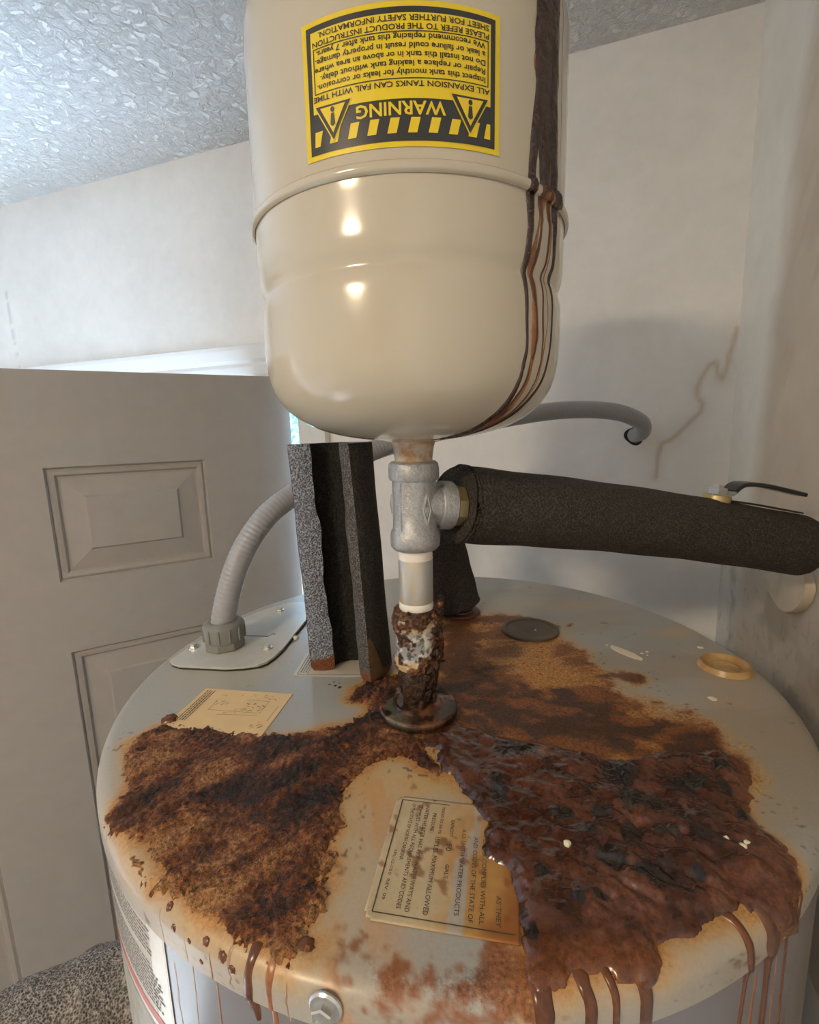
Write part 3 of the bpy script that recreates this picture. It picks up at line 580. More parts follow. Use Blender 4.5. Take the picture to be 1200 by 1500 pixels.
for path, wid, tk, m_ in (
    ([(-123.3, 0.262), (-122.6, E_)], [.0006, .0016, .0018], .0003, M_drippale),
    ([(-119.2, 0.262), (-119.0, E_), (-119.2, E_ + .05)], [.0004, .0010, .001], .0003, M_drippale),
    ([(-115.9, 0.262), (-115.8, E_), (-115.3, E_ + .07)], [.0005, .0012, .0016, .0014], .0004, M_dripo),
    ([(-113.6, 0.260), (-113.5, E_ - .004)], [.002, .0016, .001], .0004, M_drippale),
    ([(-111.2, 0.246), (-111.3, 0.262), (-111.7, E_), (-111.0, E_ + .01)], [.006, .005, .0042, .007, .003], .0010, M_drip),
    ([(-109.4, 0.256), (-109.3, E_), (-109.2, E_ + .03)], [.004, .003, .0026, .0016], .0006, M_dripo),
    ([(-107.6, 0.262), (-107.6, E_ + .004)], [.0004, .0012, .001], .0004, M_drippale),
    ([(-122.2, E_ + .002), (-122.0, E_ + .06)], [.002, .0016, .001], .0003, M_drippale),
    ([(-86.0, 0.250), (-86.3, 0.270), (-87.8, E_), (-88.3, E_ + .05)], [.010, .008, .006, .005, .004], .0016, M_drip),
    ([(-82.6, 0.247), (-82.5, 0.268), (-82.3, E_ + .05)], [.010, .005, .004, .0035], .0014, M_drip),
    ([(-80.6, 0.247), (-80.2, 0.268), (-79.8, E_ + .05)], [.007, .004, .003, .0025], .0012, M_drip),
    ([(-77.8, 0.245), (-77.6, 0.268), (-77.6, E_ + .05)], [.011, .006, .0045, .004], .0016, M_dripm),
    ([(-66.8, 0.244), (-66.2, 0.266), (-65.6, E_), (-66.6, E_ + .06)], [.007, .004, .005, .0024, .002], .0013, M_drip),
    ([(-63.6, 0.242), (-63.0, 0.266), (-62.1, E_), (-62.2, E_ + .09)], [.008, .005, .009, .004, .0028], .0018, M_dripm),
    ([(-59.6, 0.252), (-59.4, 0.264), (-60.6, 0.276), (-61.8, E_)], [.007, .007, .003, .003], .0016, M_dripm),
    ([(-58.3, 0.252), (-58.0, 0.266), (-58.6, E_ - .003), (-57.6, E_ + .10)], [.004, .003, .003, .002, .0016], .001, M_drip),
    ([(-56.9, 0.252), (-56.8, 0.268), (-57.4, E_ - .002)], [.003, .002, .002], .0008, M_drip),
    ([(-63.8, E_ + .002), (-64.4, E_ + .06)], [.002, .003, .001], .0004, M_dripo),
    ([(-60.2, E_ + .002), (-60.2, E_ + .08)], [.001, .0012, .0008], .0004, M_dripo)):
    heater_drip(path, wid, tk, m_)
# rust caught in the seam under the lid
def seam(a0, a1, sd):
    a = np.radians(np.linspace(a0, a1, 90)); r = R - 0.0012; z = -0.0197
    pts = np.stack([r * np.cos(a), r * np.sin(a), 0 * a + z], -1); nm = np.stack([np.cos(a), np.sin(a), 0 * a - 0.3], -1)
    w_ = 0.0006 + 0.0028 * np.maximum(fbm(a * 60, a * 0, 1.0, 3, sd) - 0.42, 0) * 3
    lab(strip('seam_rust', pts, nm, w_, np.minimum(0.0012, w_ * 0.5), M_rustn, wh), 'dark rust caught in the seam under the lid')
seam(-114, -100, 3); seam(-78, -63, 7); seam(-134, -131, 9)
# small blister of rust by the yellow label
def lump(x, y, r, h, m_, nm='rust_lump', seed=1):
    rr = random.Random(seed); mb = MB(); rings = []
    for k, (fr, fh) in enumerate(((1.0, 0), (0.85, 0.5), (0.55, 0.9), (0.05, 1.0))):
        rings.append([tuple(wrap(np.array(x + r * fr * math.cos(a) * (1 + 0.25 * rr.uniform(-1, 1))), np.array(y + r * fr * math.sin(a) * (1 + 0.25 * rr.uniform(-1, 1))), np.array(h * fh - 0.0002))) for a in [2 * math.pi * j / 12 for j in range(12)]])
    return mb.quadstrip(rings, True, False, True).build(nm, m_, wh, True, 180)
lump(-0.208, -0.079, 0.006, 0.0035, M_drip)
for (x, y, r_) in ((-0.074, -0.241, 0.005), (-0.137, -0.230, 0.0025), (-0.118, -0.237, 0.003), (-0.128, -0.236, 0.002), (-0.110, -0.243, 0.0035), (-0.106, -0.248, 0.003), (-0.125, -0.245, 0.002), (-0.14, -0.222, 0.003)):
    lump(x, y, r_ * 0.7, r_ * 0.25, M_drip, seed=int(-x * 1e4))
for (x, y, r_) in ((-0.097, -0.035, 0.0012), (-0.092, -0.037, 0.0015), (-0.094, -0.031, 0.001), (-0.089, -0.033, 0.001), (-0.088, -0.04, 0.0018)):
    lump(x, y, r_, r_ * 0.5, M_rustn, 'rust_flake', int(-x * 1e5))

# paint flecks on the right of the lid
fk = [(0.160, 0.021), (0.165, 0.015), (0.172, 0.004), (0.176, -0.008), (0.173, -0.011), (0.166, -0.004), (0.160, 0.006), (0.157, 0.016)]
lab(MB().prism(fk, 0.0001, 0.0007).build('paint_fleck', M_fleck, wh, False), 'cream blot of dried paint on the lid')
for i, (x, y, r_) in enumerate(((0.197, -0.073, 0.0035), (0.238, 0.011, 0.003), (-0.147, 0.059, 0.004), (0.180, 0.003, 0.0016), (0.186, 0.006, 0.0016), (0.183, -0.001, 0.001), (0.156, 0.022, 0.0013))):
    lump(x, y, r_, 0.0008 if i != 2 else 0.003, M_fleck, 'paint_fleck', i + 30)

for i, (x, y, r_) in enumerate(((0.045, -0.203, 0.0016), (0.127, -0.208, 0.0022), (0.130, -0.206, 0.0016), (0.122, -0.203, 0.0012))):
    q = wrap(np.array(x), np.array(y), np.array(0.0064)); mb = MB(); rq = random.Random(i)
    mb.quadstrip([[(q[0] + r_ * f_ * math.cos(a) * rq.uniform(0.6, 1.3), q[1] + r_ * f_ * math.sin(a) * rq.uniform(0.6, 1.3), q[2] + z) for a in np.arange(8) * math.pi / 4] for f_, z in ((1, -0.003), (1, 0), (0.5, 0.0008), (0.05, 0.0009))], True, False, True).build('debris_fleck', M_fleck, wh)

# cover plate with conduit knock-out
pl = [(-0.252, 0.012), (-0.247, 0.006), (-0.238, 0.001), (-0.194, -0.006), (-0.178, -0.005), (-0.166, -0.002), (-0.160, 0.003), (-0.156, 0.012), (-0.152, 0.029), (-0.145, 0.094), (-0.140, 0.14), (-0.146, 0.152), (-0.160, 0.158), (-0.178, 0.158), (-0.206, 0.13), (-0.232, 0.085), (-0.246, 0.04)]
pc = MB().prism([(x + 0.001, y - 0.0013) for x, y in pl], 0.0003, 0.0012).build('cover_shadow_gap', M_dark, wh, False)
plate = lab(MB().prism(pl, 0.0012, 0.0032).build('cover_plate', M_plate, wh, False), 'screwed junction cover plate on the lid')
for (x, y) in ((-0.241, 0.038), (-0.167, 0.031), (-0.181, 0.132)):
    mb = MB(); mb.lathe([(0, 0.0032), (0.0052, 0.0032), (0.005, 0.0042), (0.0034, 0.0044), (0.0034, 0.0066), (0.0028, 0.0072), (0, 0.0072)], 6, (x, y, 0)); mb.build('screw', M_steel, plate, False)
mb = MB(); sl_ = [(-0.200, 0.0615), (-0.174, 0.058), (-0.1715, 0.0635), (-0.168, 0.063)]
mb.prism([(x, y) for x, y in sl_] + [(x, y + 0.0016) for x, y in reversed(sl_)], 0.0030, 0.00335).build('slot', M_dark, plate, False)

# labels on the lid ---------------------------------------------------------------------
def text2d(body, size=1.0, align='LEFT', bold=0.0):
    cu = bpy.data.curves.new('t', 'FONT'); cu.body = body; cu.size = size; cu.align_x = align; cu.offset = bold; cu.resolution_u = 2
    ob = bpy.data.objects.new('t', cu); COL.objects.link(ob)
    dg = bpy.context.evaluated_depsgraph_get(); dg.update(); me = bpy.data.meshes.new_from_object(ob.evaluated_get(dg))
    v = [(p.co.x, p.co.y) for p in me.vertices]; f = [tuple(p.vertices) for p in me.polygons]
    bpy.data.objects.remove(ob); bpy.data.curves.remove(cu); bpy.data.meshes.remove(me); return v, f
def fit_text(body, x0, x1, y, h, bold=0.0, align=0):
    """text stretched to run from x0 to x1 with capital height h on base line y"""
    v, f = text2d(body, 1.0, 'LEFT', bold); xs = [p[0] for p in v]; a, b = min(xs), max(xs); k = (x1 - x0) / (b - a)
    return [((p[0] - a) * k + x0, p[1] * h / 0.69 + y) for p in v], f
class Flat:
    def __init__(s): s.v = []; s.f = []
    def add(s, v, f): b = len(s.v); s.v += v; s.f += [tuple(b + i for i in q) for q in f]; return s
    def rect(s, x0, y0, x1, y1, nx=1): 
        for i in range(nx):
            a = x0 + (x1 - x0) * i / nx; c = x0 + (x1 - x0) * (i + 1) / nx
            s.add([(a, y0), (c, y0), (c, y1), (a, y1)], [(0, 1, 2, 3)])
        return s
    def poly(s, p): return s.add(list(p), [tuple(range(len(p)))])
    def line(s, a, b, w_):
        a = Vector(a); b = Vector(b); d = (b - a).normalized(); n = Vector((-d.y, d.x)) * w_ / 2
        return s.add([tuple(a - n), tuple(b - n), tuple(b + n), tuple(a + n)], [(0, 1, 2, 3)])
    def build(s, name, fn, m_, parent):
        me = bpy.data.meshes.new(name); me.from_pydata([fn(*p) for p in s.v], [], s.f); me.validate(); return link(name, me, m_, parent, False)

def frame2(o, ux, uy, z):        # label frame on the lid: origin o, unit vectors ux (reading right), uy (reading up)
    return lambda x, y: (o[0] + ux[0] * x + uy[0] * y, o[1] + ux[1] * x + uy[1] * y, z)
# yellow wiring label: long side runs along the lid
a = Vector((-0.199, -0.036)); b = Vector((-0.124, -0.049)); ux = (b - a).normalized(); uy = Vector((-ux.y, ux.x)); o_ = a - uy * 0.056
fy = frame2(o_, ux, uy, 0.0006)
ly = MB().prism([(fy(x, y)[0], fy(x, y)[1]) for x, y in ((0, 0), (0.076, 0), (0.076, 0.056), (0, 0.056))], 0.0001, 0.0006).build('wiring_label', M_laby, wh, False)
lab(ly, 'small yellow wiring diagram sticker half covered by rust')
fl_ = Flat(); rr = random.Random(4)
for k in range(4):                                     # dense column of fine print along the left edge
    y = 0.012
    x = 0.004 + k * 0.0021
    while y < 0.052:
        l = rr.uniform(0.001, 0.003); fl_.line((x, y), (x, min(y + l, 0.053)), 0.0009 if k != 2 else 0.0012); y += l + 0.0006
for (x, y, n) in ((0.022, 0.049, 2), (0.035, 0.049, 2), (0.046, 0.048, 2), (0.056, 0.049, 4), (0.061, 0.048, 4), (0.066, 0.047, 3), (0.024, 0.037, 3), (0.028, 0.036, 3), (0.021, 0.034, 2), (0.047, 0.037, 4), (0.052, 0.036, 4), (0.056, 0.034, 5), (0.046, 0.030, 4), (0.052, 0.029, 4), (0.058, 0.030, 3), (0.060, 0.036, 3), (0.035, 0.024, 2), (0.042, 0.026, 2), (0.062, 0.010, 4), (0.066, 0.013, 3), (0.070, 0.011, 4)):
    for j in range(n):
        x0_ = x + rr.uniform(-0.0015, 0.0015); y0_ = y + rr.uniform(-0.002, 0.002); an = rr.uniform(-0.6, 1.3)
        l = rr.uniform(0.0015, 0.0035); fl_.line((x0_, y0_), (x0_ + l * math.cos(an), y0_ + l * math.sin(an)), 0.00035)
for p, q in (((0.020, 0.027), (0.062, 0.027)), ((0.020, 0.027), (0.020, 0.040)), ((0.062, 0.027), (0.062, 0.043)), ((0.043, 0.043), (0.062, 0.043)), ((0.030, 0.022), (0.062, 0.024)), ((0.072, 0.018), (0.072, 0.038))):
    fl_.line(p, q, 0.0003)
fl_.build('print', lambda x, y: fy(x, y)[:2] + (0.0008,), M_ink2, ly)

# certification label: text reads down the picture, letter tops to the right
a = Vector((-0.038, -0.162)); b = Vector((-0.052, -0.232)); ux = (b - a).normalized(); uy = Vector((-ux.y, ux.x)); LW, LH = 0.0715, 0.066
fn_ = frame2(a, ux, uy, 0.0006)
nx, ny = 60, 56; gx, gy = np.meshgrid(np.linspace(0, LW, nx + 1), np.linspace(0, LH, ny + 1), indexing='ij')
idx = np.arange(gx.size).reshape(gx.shape); Q = np.stack([idx[:-1, :-1], idx[1:, :-1], idx[1:, 1:], idx[:-1, 1:]], -1).reshape(-1, 4)
px_ = a.x + ux.x * gx + uy.x * gy; py_ = a.y + ux.y * gx + uy.y * gy
c = np.ones(gx.shape + (3,)) * np.array([0.50, 0.40, 0.25])
c = mixc(c, np.array([0.42, 0.21, 0.05]), sst(0.018, 0.05, gy + 0.02 * (fbm(px_, py_, 60, 4, 90) - 0.5)) * 0.9)
c = mixc(c, np.array([0.36, 0.36, 0.35]), 0.7 * sst(0.56, 0.68, fbm(gx * 0.5, gy * 2.2, 60, 3, 92)) * sst(0.02, 0.03, gy) * sst(0.05, 0.045, gy))
c = mixc(c, np.array([0.25, 0.08, 0.02]), sst(0.05, 0.064, gy + 0.03 * (fbm(px_, py_, 50, 4, 94) - 0.5)) * 0.85)
c = mixc(c, RUST, 0.7 * sst(0.66, 0.74, fbm(px_, py_, 170, 3, 96)))
corner = lambda x, y: np.hypot(np.maximum(0.004 - x, 0) + np.maximum(x - LW + 0.004, 0), np.maximum(0.004 - y, 0)) < 0.0042
V = np.stack([px_, py_, np.full(px_.shape, 0.0007)], -1).reshape(-1, 3); kq = corner(gx, gy).ravel()[Q].all(1)
lc = lab(link('certification_label', fastmesh('certification_label', V, Q[kq], c.reshape(-1, 3)), M_labn, wh, True, 180), 'rust-stained printed label at the front of the lid')
so = lc.modifiers.new('solid', 'SOLIDIFY'); so.thickness = 0.0004; so.offset = -1
fl_ = Flat()
for p, q in (((0.003, 0.0035), (0.0680, 0.0035)), ((0.0680, 0.0035), (0.0680, 0.064)), ((0.003, 0.0035), (0.003, 0.03))): fl_.line(p, q, 0.0005)
for body, x0_, x1_, y, h in (
    ('1PL-G-050  REV. 09', 0.036, 0.062, 0.0062, 0.0014),
    ('OF THE STATE OF NORTH CAROLINA', 0.005, 0.041, 0.0096, 0.0019),
    ('COMPLIES WITH ALL REQUIREMENTS AND CODES', 0.005, 0.065, 0.0134, 0.0020),
    ('WATER HEATER HAS 400F WATERWAYS AND', 0.005, 0.066, 0.0172, 0.0021),
    ('PRESSURE', 0.010, 0.022, 0.0218, 0.0019),
    ('150 LBS. MAXIMUM ALLOWED', 0.025, 0.066, 0.0252, 0.0022),
    ('TESTED TO 300 PSI', 0.005, 0.023, 0.0262, 0.0015),
    ('CAPACITY', 0.013, 0.024, 0.0320, 0.0018), ('50', 0.028, 0.0325, 0.0312, 0.0028), ('GALS.', 0.040, 0.048, 0.0320, 0.0019),
    ('A.O. SMITH WATER PRODUCTS', 0.018, 0.064, 0.0384, 0.0021),
    ('AND CODES OF THE STATE OF', 0.022, 0.066, 0.0445, 0.0021),
    ('HEATER COMPLIES WITH ALL', 0.021, 0.066, 0.0492, 0.0021),
    ('AS THEY', 0.052, 0.066, 0.0562, 0.0021)):
    fl_.add(*fit_text(body, x0_, x1_, y, h))
fl_.build('print', lambda x, y: fn_(x, y)[:2] + (0.0010,), M_ink2, lc)

# small pale label under the standing sleeve
a = Vector((-0.131, -0.019)); b = Vector((-0.065, -0.024)); ux = (b - a).normalized(); uy = Vector((-ux.y, ux.x)); fs = frame2(a, ux, uy, 0.0006)
ls = MB().prism([fs(x, y)[:2] for x, y in ((0, 0), (0.068, 0), (0.068, 0.042), (0, 0.042))], 0.0001, 0.0006).build('rating_label', mat('cream_label', (0.55, 0.5, 0.4), 0.4), wh, False)
lab(ls, 'cream sticker partly hidden under the standing foam sleeve')
fl_ = Flat()
for p, q in (((0.003, 0.002), (0.066, 0.002)), ((0.003, 0.002), (0.003, 0.04)), ((0.012, 0.002), (0.012, 0.04))): fl_.line(p, q, 0.0005)
for k in range(3):
    y = 0.005
    while y < 0.038:
        l = rr.uniform(0.0015, 0.004); fl_.line((0.0055 + k * 0.0022, y), (0.0055 + k * 0.0022, y + l), 0.0009); y += l + 0.0008
fl_.build('print', lambda x, y: fs(x, y)[:2] + (0.0008,), M_ink2, ls)

# side label on the jacket
RJ = R - 0.0018
def jac(az, z, off): t = math.radians(az); return ((RJ + off) * math.cos(t), (RJ + off) * math.sin(t), z)
lsd = MB(); lsd.quadstrip([[jac(-156 + 0.5 * i, z, off) for i in range(66)] for (z, off) in ((-0.40, 0.00005), (-0.40, 0.0004), (-0.021, 0.0004), (-0.021, 0.00005))], False)
lsd = lab(lsd.build('side_label', M_labw, wh, True), 'white printed label with a red stripe on the jacket side')
mb = MB(); mb.quadstrip([[jac(-156 + 0.5 * i, z, 0.0006) for i in range(63)] for z in (-0.0835, -0.0775)], False); lab(mb.build('stripe', M_red, lsd), 'red stripe')
mb = MB(); mb.quadstrip([[jac(-123.7 + 0.03 * i, z, 0.0006) for i in range(2)] for z in (-0.40, -0.021)], False); mb.build('border_line', M_ink2, lsd)
mb = MB(); z = -0.026
while z > -0.074:
    if not -0.047 < z < -0.042:
        az = -155.0
        while az < -127.2 + (1.2 if z < -0.05 else 0):
            l = rr.uniform(0.25, 1.2); mb.quadstrip([[jac(az, zz, 0.0006), jac(az + l, zz, 0.0006)] for zz in (z - 0.0010, z)], False); az += l + 0.2
    z -= 0.0024
mb.build('print', M_ink2, lsd, False)
mb = MB(); mb.quadstrip([[jac(-156 + 0.5 * i, z, 0.00055) for i in range(60)] for z in (-0.40, -0.088)], False); mb.build('tinted_field', mat('tinted_print', (0.34, 0.32, 0.26), 0.4, nscale=120, namt=0.35), lsd)
mb = MB(); mb.quadstrip([[jac(-153.5 + 0.5 * i, z, 0.0005) for i in range(54)] for z in (-0.0775, -0.0225)], False); mb.build('text_field', mat('beige_field', (0.52, 0.48, 0.42), 0.4, nscale=60, namt=0.1), lsd)  # beige tone behind the rows of print

# rim screw
mb = MB(); mb.lathe([(0, 0), (0.0068, 0), (0.0068, 0.0008), (0.0060, 0.0016), (0, 0.0016)], 32)
mb2 = MB(); mb2.lathe([(0.0046, 0.0014), (0.0046, 0.0046), (0.0040, 0.0052), (0.0030, 0.0052), (0.0026, 0.0044), (0, 0.0044)], 6)
az = math.radians(-103.9); S_ = Matrix.Translation((R * math.cos(az), R * math.sin(az), -0.0085)) @ Matrix.Rotation(az, 4, 'Z') @ Matrix.Rotation(math.pi / 2, 4, 'Y')
scw = lab(mb.xf(S_).build('rim_screw', M_steel, wh, True), 'hex head screw in the lid rim'); mb2.xf(S_).build('hex_head', M_steel, scw, False)

# plugs, flanges on the lid
cp = lab(MB().lathe([(0, 0.0002), (0.0285, 0.0002), (0.0285, 0.0026), (0.0272, 0.0034), (0.0245, 0.0032), (0.0235, 0.0016), (0.006, 0.0012), (0, 0.0011)], 48, (0.093, 0.060, 0)).build('plug_cap', M_cap, wh), 'rusted round plug cap behind the pipe')
lump(0.098, 0.058, 0.0012, 0.0028, M_fleck, 'paint_fleck', 77)
rc = lab(MB().lathe([(0, 0.0004), (0.0085, 0.0004), (0.0100, 0.0010), (0.0112, 0.0004), (0.0135, 0.0006), (0.0155, 0.0024), (0.0172, 0.0046), (0.0188, 0.0046), (0.0208, 0.0002), (0, 0.0001)], 48, (0.236, -0.027, 0)).build('knockout_ring', M_recess, wh), 'orange stained round knock-out near the edge')
PB = (0.002 - HC[0], 0.3275 - HC[1])
fr_ = np.array([0.0, 0.008, 0.0165, 0.0190, 0.022, 0.025, 0.0272, 0.0285, 0.0288, 0.0285, 0.0262]); fz_ = np.array([0.0104, 0.0104, 0.0104, 0.0090, 0.0087, 0.0084, 0.0080, 0.0068, 0.0045, 0.002, 0.0002])
fr_ = np.interp(np.linspace(0, 10, 61), np.arange(11), fr_); fz_ = np.interp(np.linspace(0, 10, 61), np.arange(11), fz_); fr_[0] = 0.0002
TA, FR = np.meshgrid(np.arange(160) * 2 * math.pi / 160, fr_, indexing='xy'); FZ = np.repeat(fz_[:, None], 160, 1); fx2, fy2 = FR * np.cos(TA), FR * np.sin(TA)
nA = fbm(fx2, fy2, 110, 4, 121); nB = fbm(fx2, fy2, 420, 3, 123)
cf_ = ramp(nA + 0.25 * (nB - 0.5), [(0.25, (0.012, 0.008, 0.006)), (0.45, (0.050, 0.022, 0.012)), (0.6, (0.10, 0.040, 0.018)), (0.8, (0.18, 0.07, 0.025))])
cf_ = mixc(cf_, np.array([0.085, 0.095, 0.07]), 0.75 * sst(0.4, 0.6, fbm(fx2, fy2, 60, 3, 125)) * sst(0.012, -0.02, fx2) * sst(0.017, 0.02, FR))
cf_ = mixc(cf_, np.array([0.010, 0.008, 0.007]), 0.75 * sst(0.0070, 0.0045, FZ))
Vf = np.stack([fx2 + PB[0], fy2 + PB[1], FZ + 0.0010 * (nA - 0.5)], -1).reshape(-1, 3); idx = np.arange(len(Vf)).reshape(TA.shape)
Qf = np.stack([idx[:-1], idx[1:], np.roll(idx[1:], -1, 1), np.roll(idx[:-1], -1, 1)], -1).reshape(-1, 4)
fg = lab(link('nipple_flange', fastmesh('nipple_flange', Vf, Qf, np.concatenate([cf_, np.full(TA.shape + (1,), 0.5)], -1).reshape(-1, 4)), M_flow, wh, True, 180), 'rust-covered round flange at the pipe base')
rf = lab(MB().lathe([(0, 0.0002), (0.0225, 0.0002), (0.0235, 0.0012), (0.0225, 0.0026), (0.0150, 0.0030), (0.0145, 0.0045), (0, 0.0045)], 48, (0.027, 0.116, 0)).build('outlet_flange', M_redr, wh), 'red-brown outlet flange under the rear sleeve')

# ------------------------------------------------------------------ pipe riser and expansion tank (both lean a touch to the right)
LEAN = 0.010
riser = thing('pipe_riser', 'corroded galvanized pipe riser with a tee between heater and tank', 'pipe', (0.002, 0.3275, 0)); riser.rotation_euler.y = LEAN
def wob1(a, z): return 0.06 * math.sin(3 * a + 40 * z) + 0.05 * math.sin(7 * a - 300 * z)
MB().lathe([(0.0108, 0.0104), (0.0112, 0.013), (0.0125, 0.017), (0.0140, 0.024), (0.0143, 0.030), (0.0138, 0.038), (0.012, 0.040)], 48, wob=wob1).build('rusted_nipple', M_rustn, riser)
cz_ = np.array([0.0375, 0.0380, 0.0390, 0.0405, 0.042, 0.044, 0.046, 0.048, 0.050, 0.0525, 0.055, 0.0575, 0.060, 0.0625, 0.065, 0.0675, 0.070, 0.0725, 0.0745, 0.0765, 0.0785, 0.0800, 0.0812, 0.0820])
cz_ = np.interp(np.linspace(0, 1, 110), np.linspace(0, 1, len(cz_)), cz_)
cr_ = np.interp(cz_, [0.0375, 0.0385, 0.042, 0.046, 0.050, 0.062, 0.068, 0.074, 0.0795, 0.0815, 0.082], [0.012, 0.0150, 0.0160, 0.0158, 0.0152, 0.0153, 0.0160, 0.0166, 0.0158, 0.0142, 0.011])
ta_ = np.arange(220) * 2 * math.pi / 220; TA, CZ = np.meshgrid(ta_, cz_, indexing='xy'); CRr = np.repeat(cr_[:, None], 220, 1)
ua_ = (TA + math.pi / 2 + math.pi) % (2 * math.pi) - math.pi          # 0 faces the camera, positive to the right
xa_ = ua_ * 0.0155; nA = fbm(xa_, CZ, 240, 4, 101); nB = fbm(xa_, CZ, 520, 3, 103); nC = fbm(xa_, CZ, 130, 4, 105)
cc_ = np.ones(TA.shape + (3,)) * np.array([0.30, 0.32, 0.34])
cc_ = mixc(cc_, np.array([0.62, 0.60, 0.55]), sst(0.50, 0.60, nA))
cc_ = mixc(cc_, np.array([0.06, 0.055, 0.05]), 0.85 * sst(0.40, 0.34, nB))
bandz = np.maximum(sst(0.0475, 0.0455, CZ + 0.004 * (nC - 0.5)), 0.8 * sst(0.066, 0.069, CZ + 0.005 * (nC - 0.5)))
cc_ = mixc(cc_, np.array([0.58, 0.42, 0.24]), 0.9 * bandz)
rk = np.maximum(sst(0.50, 0.60, nC + 0.30 * sst(0.067, 0.080, CZ) + 0.05 * bandz), sst(0.35, 0.75, ua_ + 0.5 * (nC - 0.5)))
rk = np.maximum(rk, sst(-1.2, -1.5, ua_) * 0.5)
cc_ = mixc(cc_, ramp(nB, [(0.3, (0.02, 0.01, 0.007)), (0.5, (0.08, 0.028, 0.012)), (0.7, (0.22, 0.09, 0.03))]), rk)
CRr = CRr + 0.0008 * (nA - 0.5) + rk * 0.0022 * nB
Vc = np.stack([CRr * np.cos(TA), CRr * np.sin(TA), CZ], -1).reshape(-1, 3); idx = np.arange(len(Vc)).reshape(TA.shape)
Qc = np.stack([idx[:-1], np.roll(idx[:-1], -1, 1), np.roll(idx[1:], -1, 1), idx[1:]], -1).reshape(-1, 4)
cpl = link('coupling', fastmesh('coupling', Vc, Qc, np.concatenate([cc_, rk[..., None]], -1).reshape(-1, 4)), M_crusty, riser, True, 180)
lab(cpl, 'coupling with peeling paint and rust scale')
# rust scale clinging to the right and top of the coupling
rr = random.Random(9)
def scale_lump(p, r, m_, nm):
    mb = MB(); n = 9; rings = []
    for k in range(7):
        ph = math.pi * k / 6
        rings.append([(p[0] + r * (1 + 0.35 * rr.uniform(-1, 1)) * max(math.sin(ph), 0.02) * math.cos(2 * math.pi * j / n), p[1] + r * (1 + 0.35 * rr.uniform(-1, 1)) * max(math.sin(ph), 0.02) * math.sin(2 * math.pi * j / n), p[2] - 1.4 * r * math.cos(ph)) for j in range(n)])
    mb.quadstrip(rings, True, True, True).build(nm, m_, riser, True, 180)
def flat_scale(a, z, rad, wa, hz, th, m_, nm):
    """thin flake of scale lying on the fitting"""
    n = 10; rings = []
    for k, (fr, fh) in enumerate(((1.0, -0.3), (0.9, 0.6), (0.55, 1.0), (0.05, 0.9))):
        ring = []
        for j in range(n):
            q = 2 * math.pi * j / n; g = fr * (1 + 0.35 * rr.uniform(-1, 1)); aa_ = a + wa / rad * g * math.cos(q); zz_ = z + hz * g * math.sin(q); r_ = rad + th * fh
            ring.append((r_ * math.cos(aa_), r_ * math.sin(aa_), zz_))
        rings.append(ring)
    MB().quadstrip(rings, True, False, True).build(nm, m_, riser, True, 180)
for i in range(44):                                   # heavy scale over the right flank
    a = math.radians(rr.uniform(-50, 50)); z = rr.uniform(0.040, 0.087)
    scale_lump(((0.0165 + 0.0015 * rr.random()) * math.cos(a), 0.0160 * math.sin(a), z), rr.uniform(0.0010, 0.0030), M_drip if i % 4 == 0 else M_rustn, 'rust_scale')
for i in range(30):                                   # rust crumbs round the top edge
    a = math.radians(rr.uniform(-175, -40)); z = rr.uniform(0.0755, 0.0825)
    flat_scale(a, z, 0.0160 if z < 0.079 else 0.0146, rr.uniform(0.001, 0.0032), rr.uniform(0.0008, 0.0018), rr.uniform(0.0005, 0.0013), M_drip if i % 2 else M_rustn, 'rust_scale')
for i in range(14):                                   # black blisters on the bottom nipple
    a = math.radians(rr.uniform(-175, -10)); z = rr.uniform(0.014, 0.037)
    flat_scale(a, z, 0.0132, rr.uniform(0.002, 0.004), rr.uniform(0.002, 0.004), rr.uniform(0.0005, 0.0014), M_rustn, 'rust_scale')
MB().lathe([(0.0105, 0.079), (0.0119, 0.0795), (0.0122, 0.083), (0.0120, 0.0865), (0.0116, 0.0872), (0.0105, 0.0872)], 48).build('thread_tape', M_tape, riser)
MB().lathe([(0.0105, 0.080), (0.0118, 0.0868), (0.0120, 0.088), (0.0120, 0.1175), (0.0116, 0.1185), (0.0105, 0.1185)], 48).build('pipe_nipple', M_pipe, riser)
MB().lathe([(0.0105, 0.1165), (0.0118, 0.117), (0.0121, 0.1182), (0.0118, 0.1194), (0.0121, 0.1206), (0.0118, 0.1218), (0.0120, 0.123), (0.0116, 0.127), (0.0105, 0.127)], 48).build('thread_tape', M_tape, riser)
tee = lab(MB().lathe([(0.0120, 0.1245), (0.0150, 0.1248), (0.0168, 0.1268), (0.0172, 0.1295), (0.0172, 0.1350), (0.0164, 0.1378), (0.0150, 0.1395), (0.0149, 0.150), (0.0149, 0.160), (0.0150, 0.1712), (0.0152, 0.1722), (0.0164, 0.1726), (0.0171, 0.1742), (0.0172, 0.180), (0.0166, 0.1836), (0.0150, 0.1850), (0.0125, 0.1852)], 64, wob=lambda a, z: 0.012 * math.sin(5 * a + 200 * z)).build('tee', M_galv, riser), 'cast galvanized tee fitting')
BR = Vector((0.0341 - 0.0, 0.0125, -0.0035)).normalized()
def along(p0, d, prof_, n=48):
    mb = MB(); mb.lathe(prof_, n); q = Vector((0, 0, 1)).rotation_difference(Vector(d)); return mb.xf(Matrix.Translation(p0) @ q.to_matrix().to_4x4())
along((0, 0, 0.1555), BR, [(0.0135, 0.004), (0.0140, 0.0165), (0.0146, 0.0172), (0.0166, 0.0176), (0.0170, 0.0190), (0.0170, 0.0262), (0.0163, 0.0272), (0.0120, 0.0273)]).build('tee_branch', M_galv, riser, True, 28)
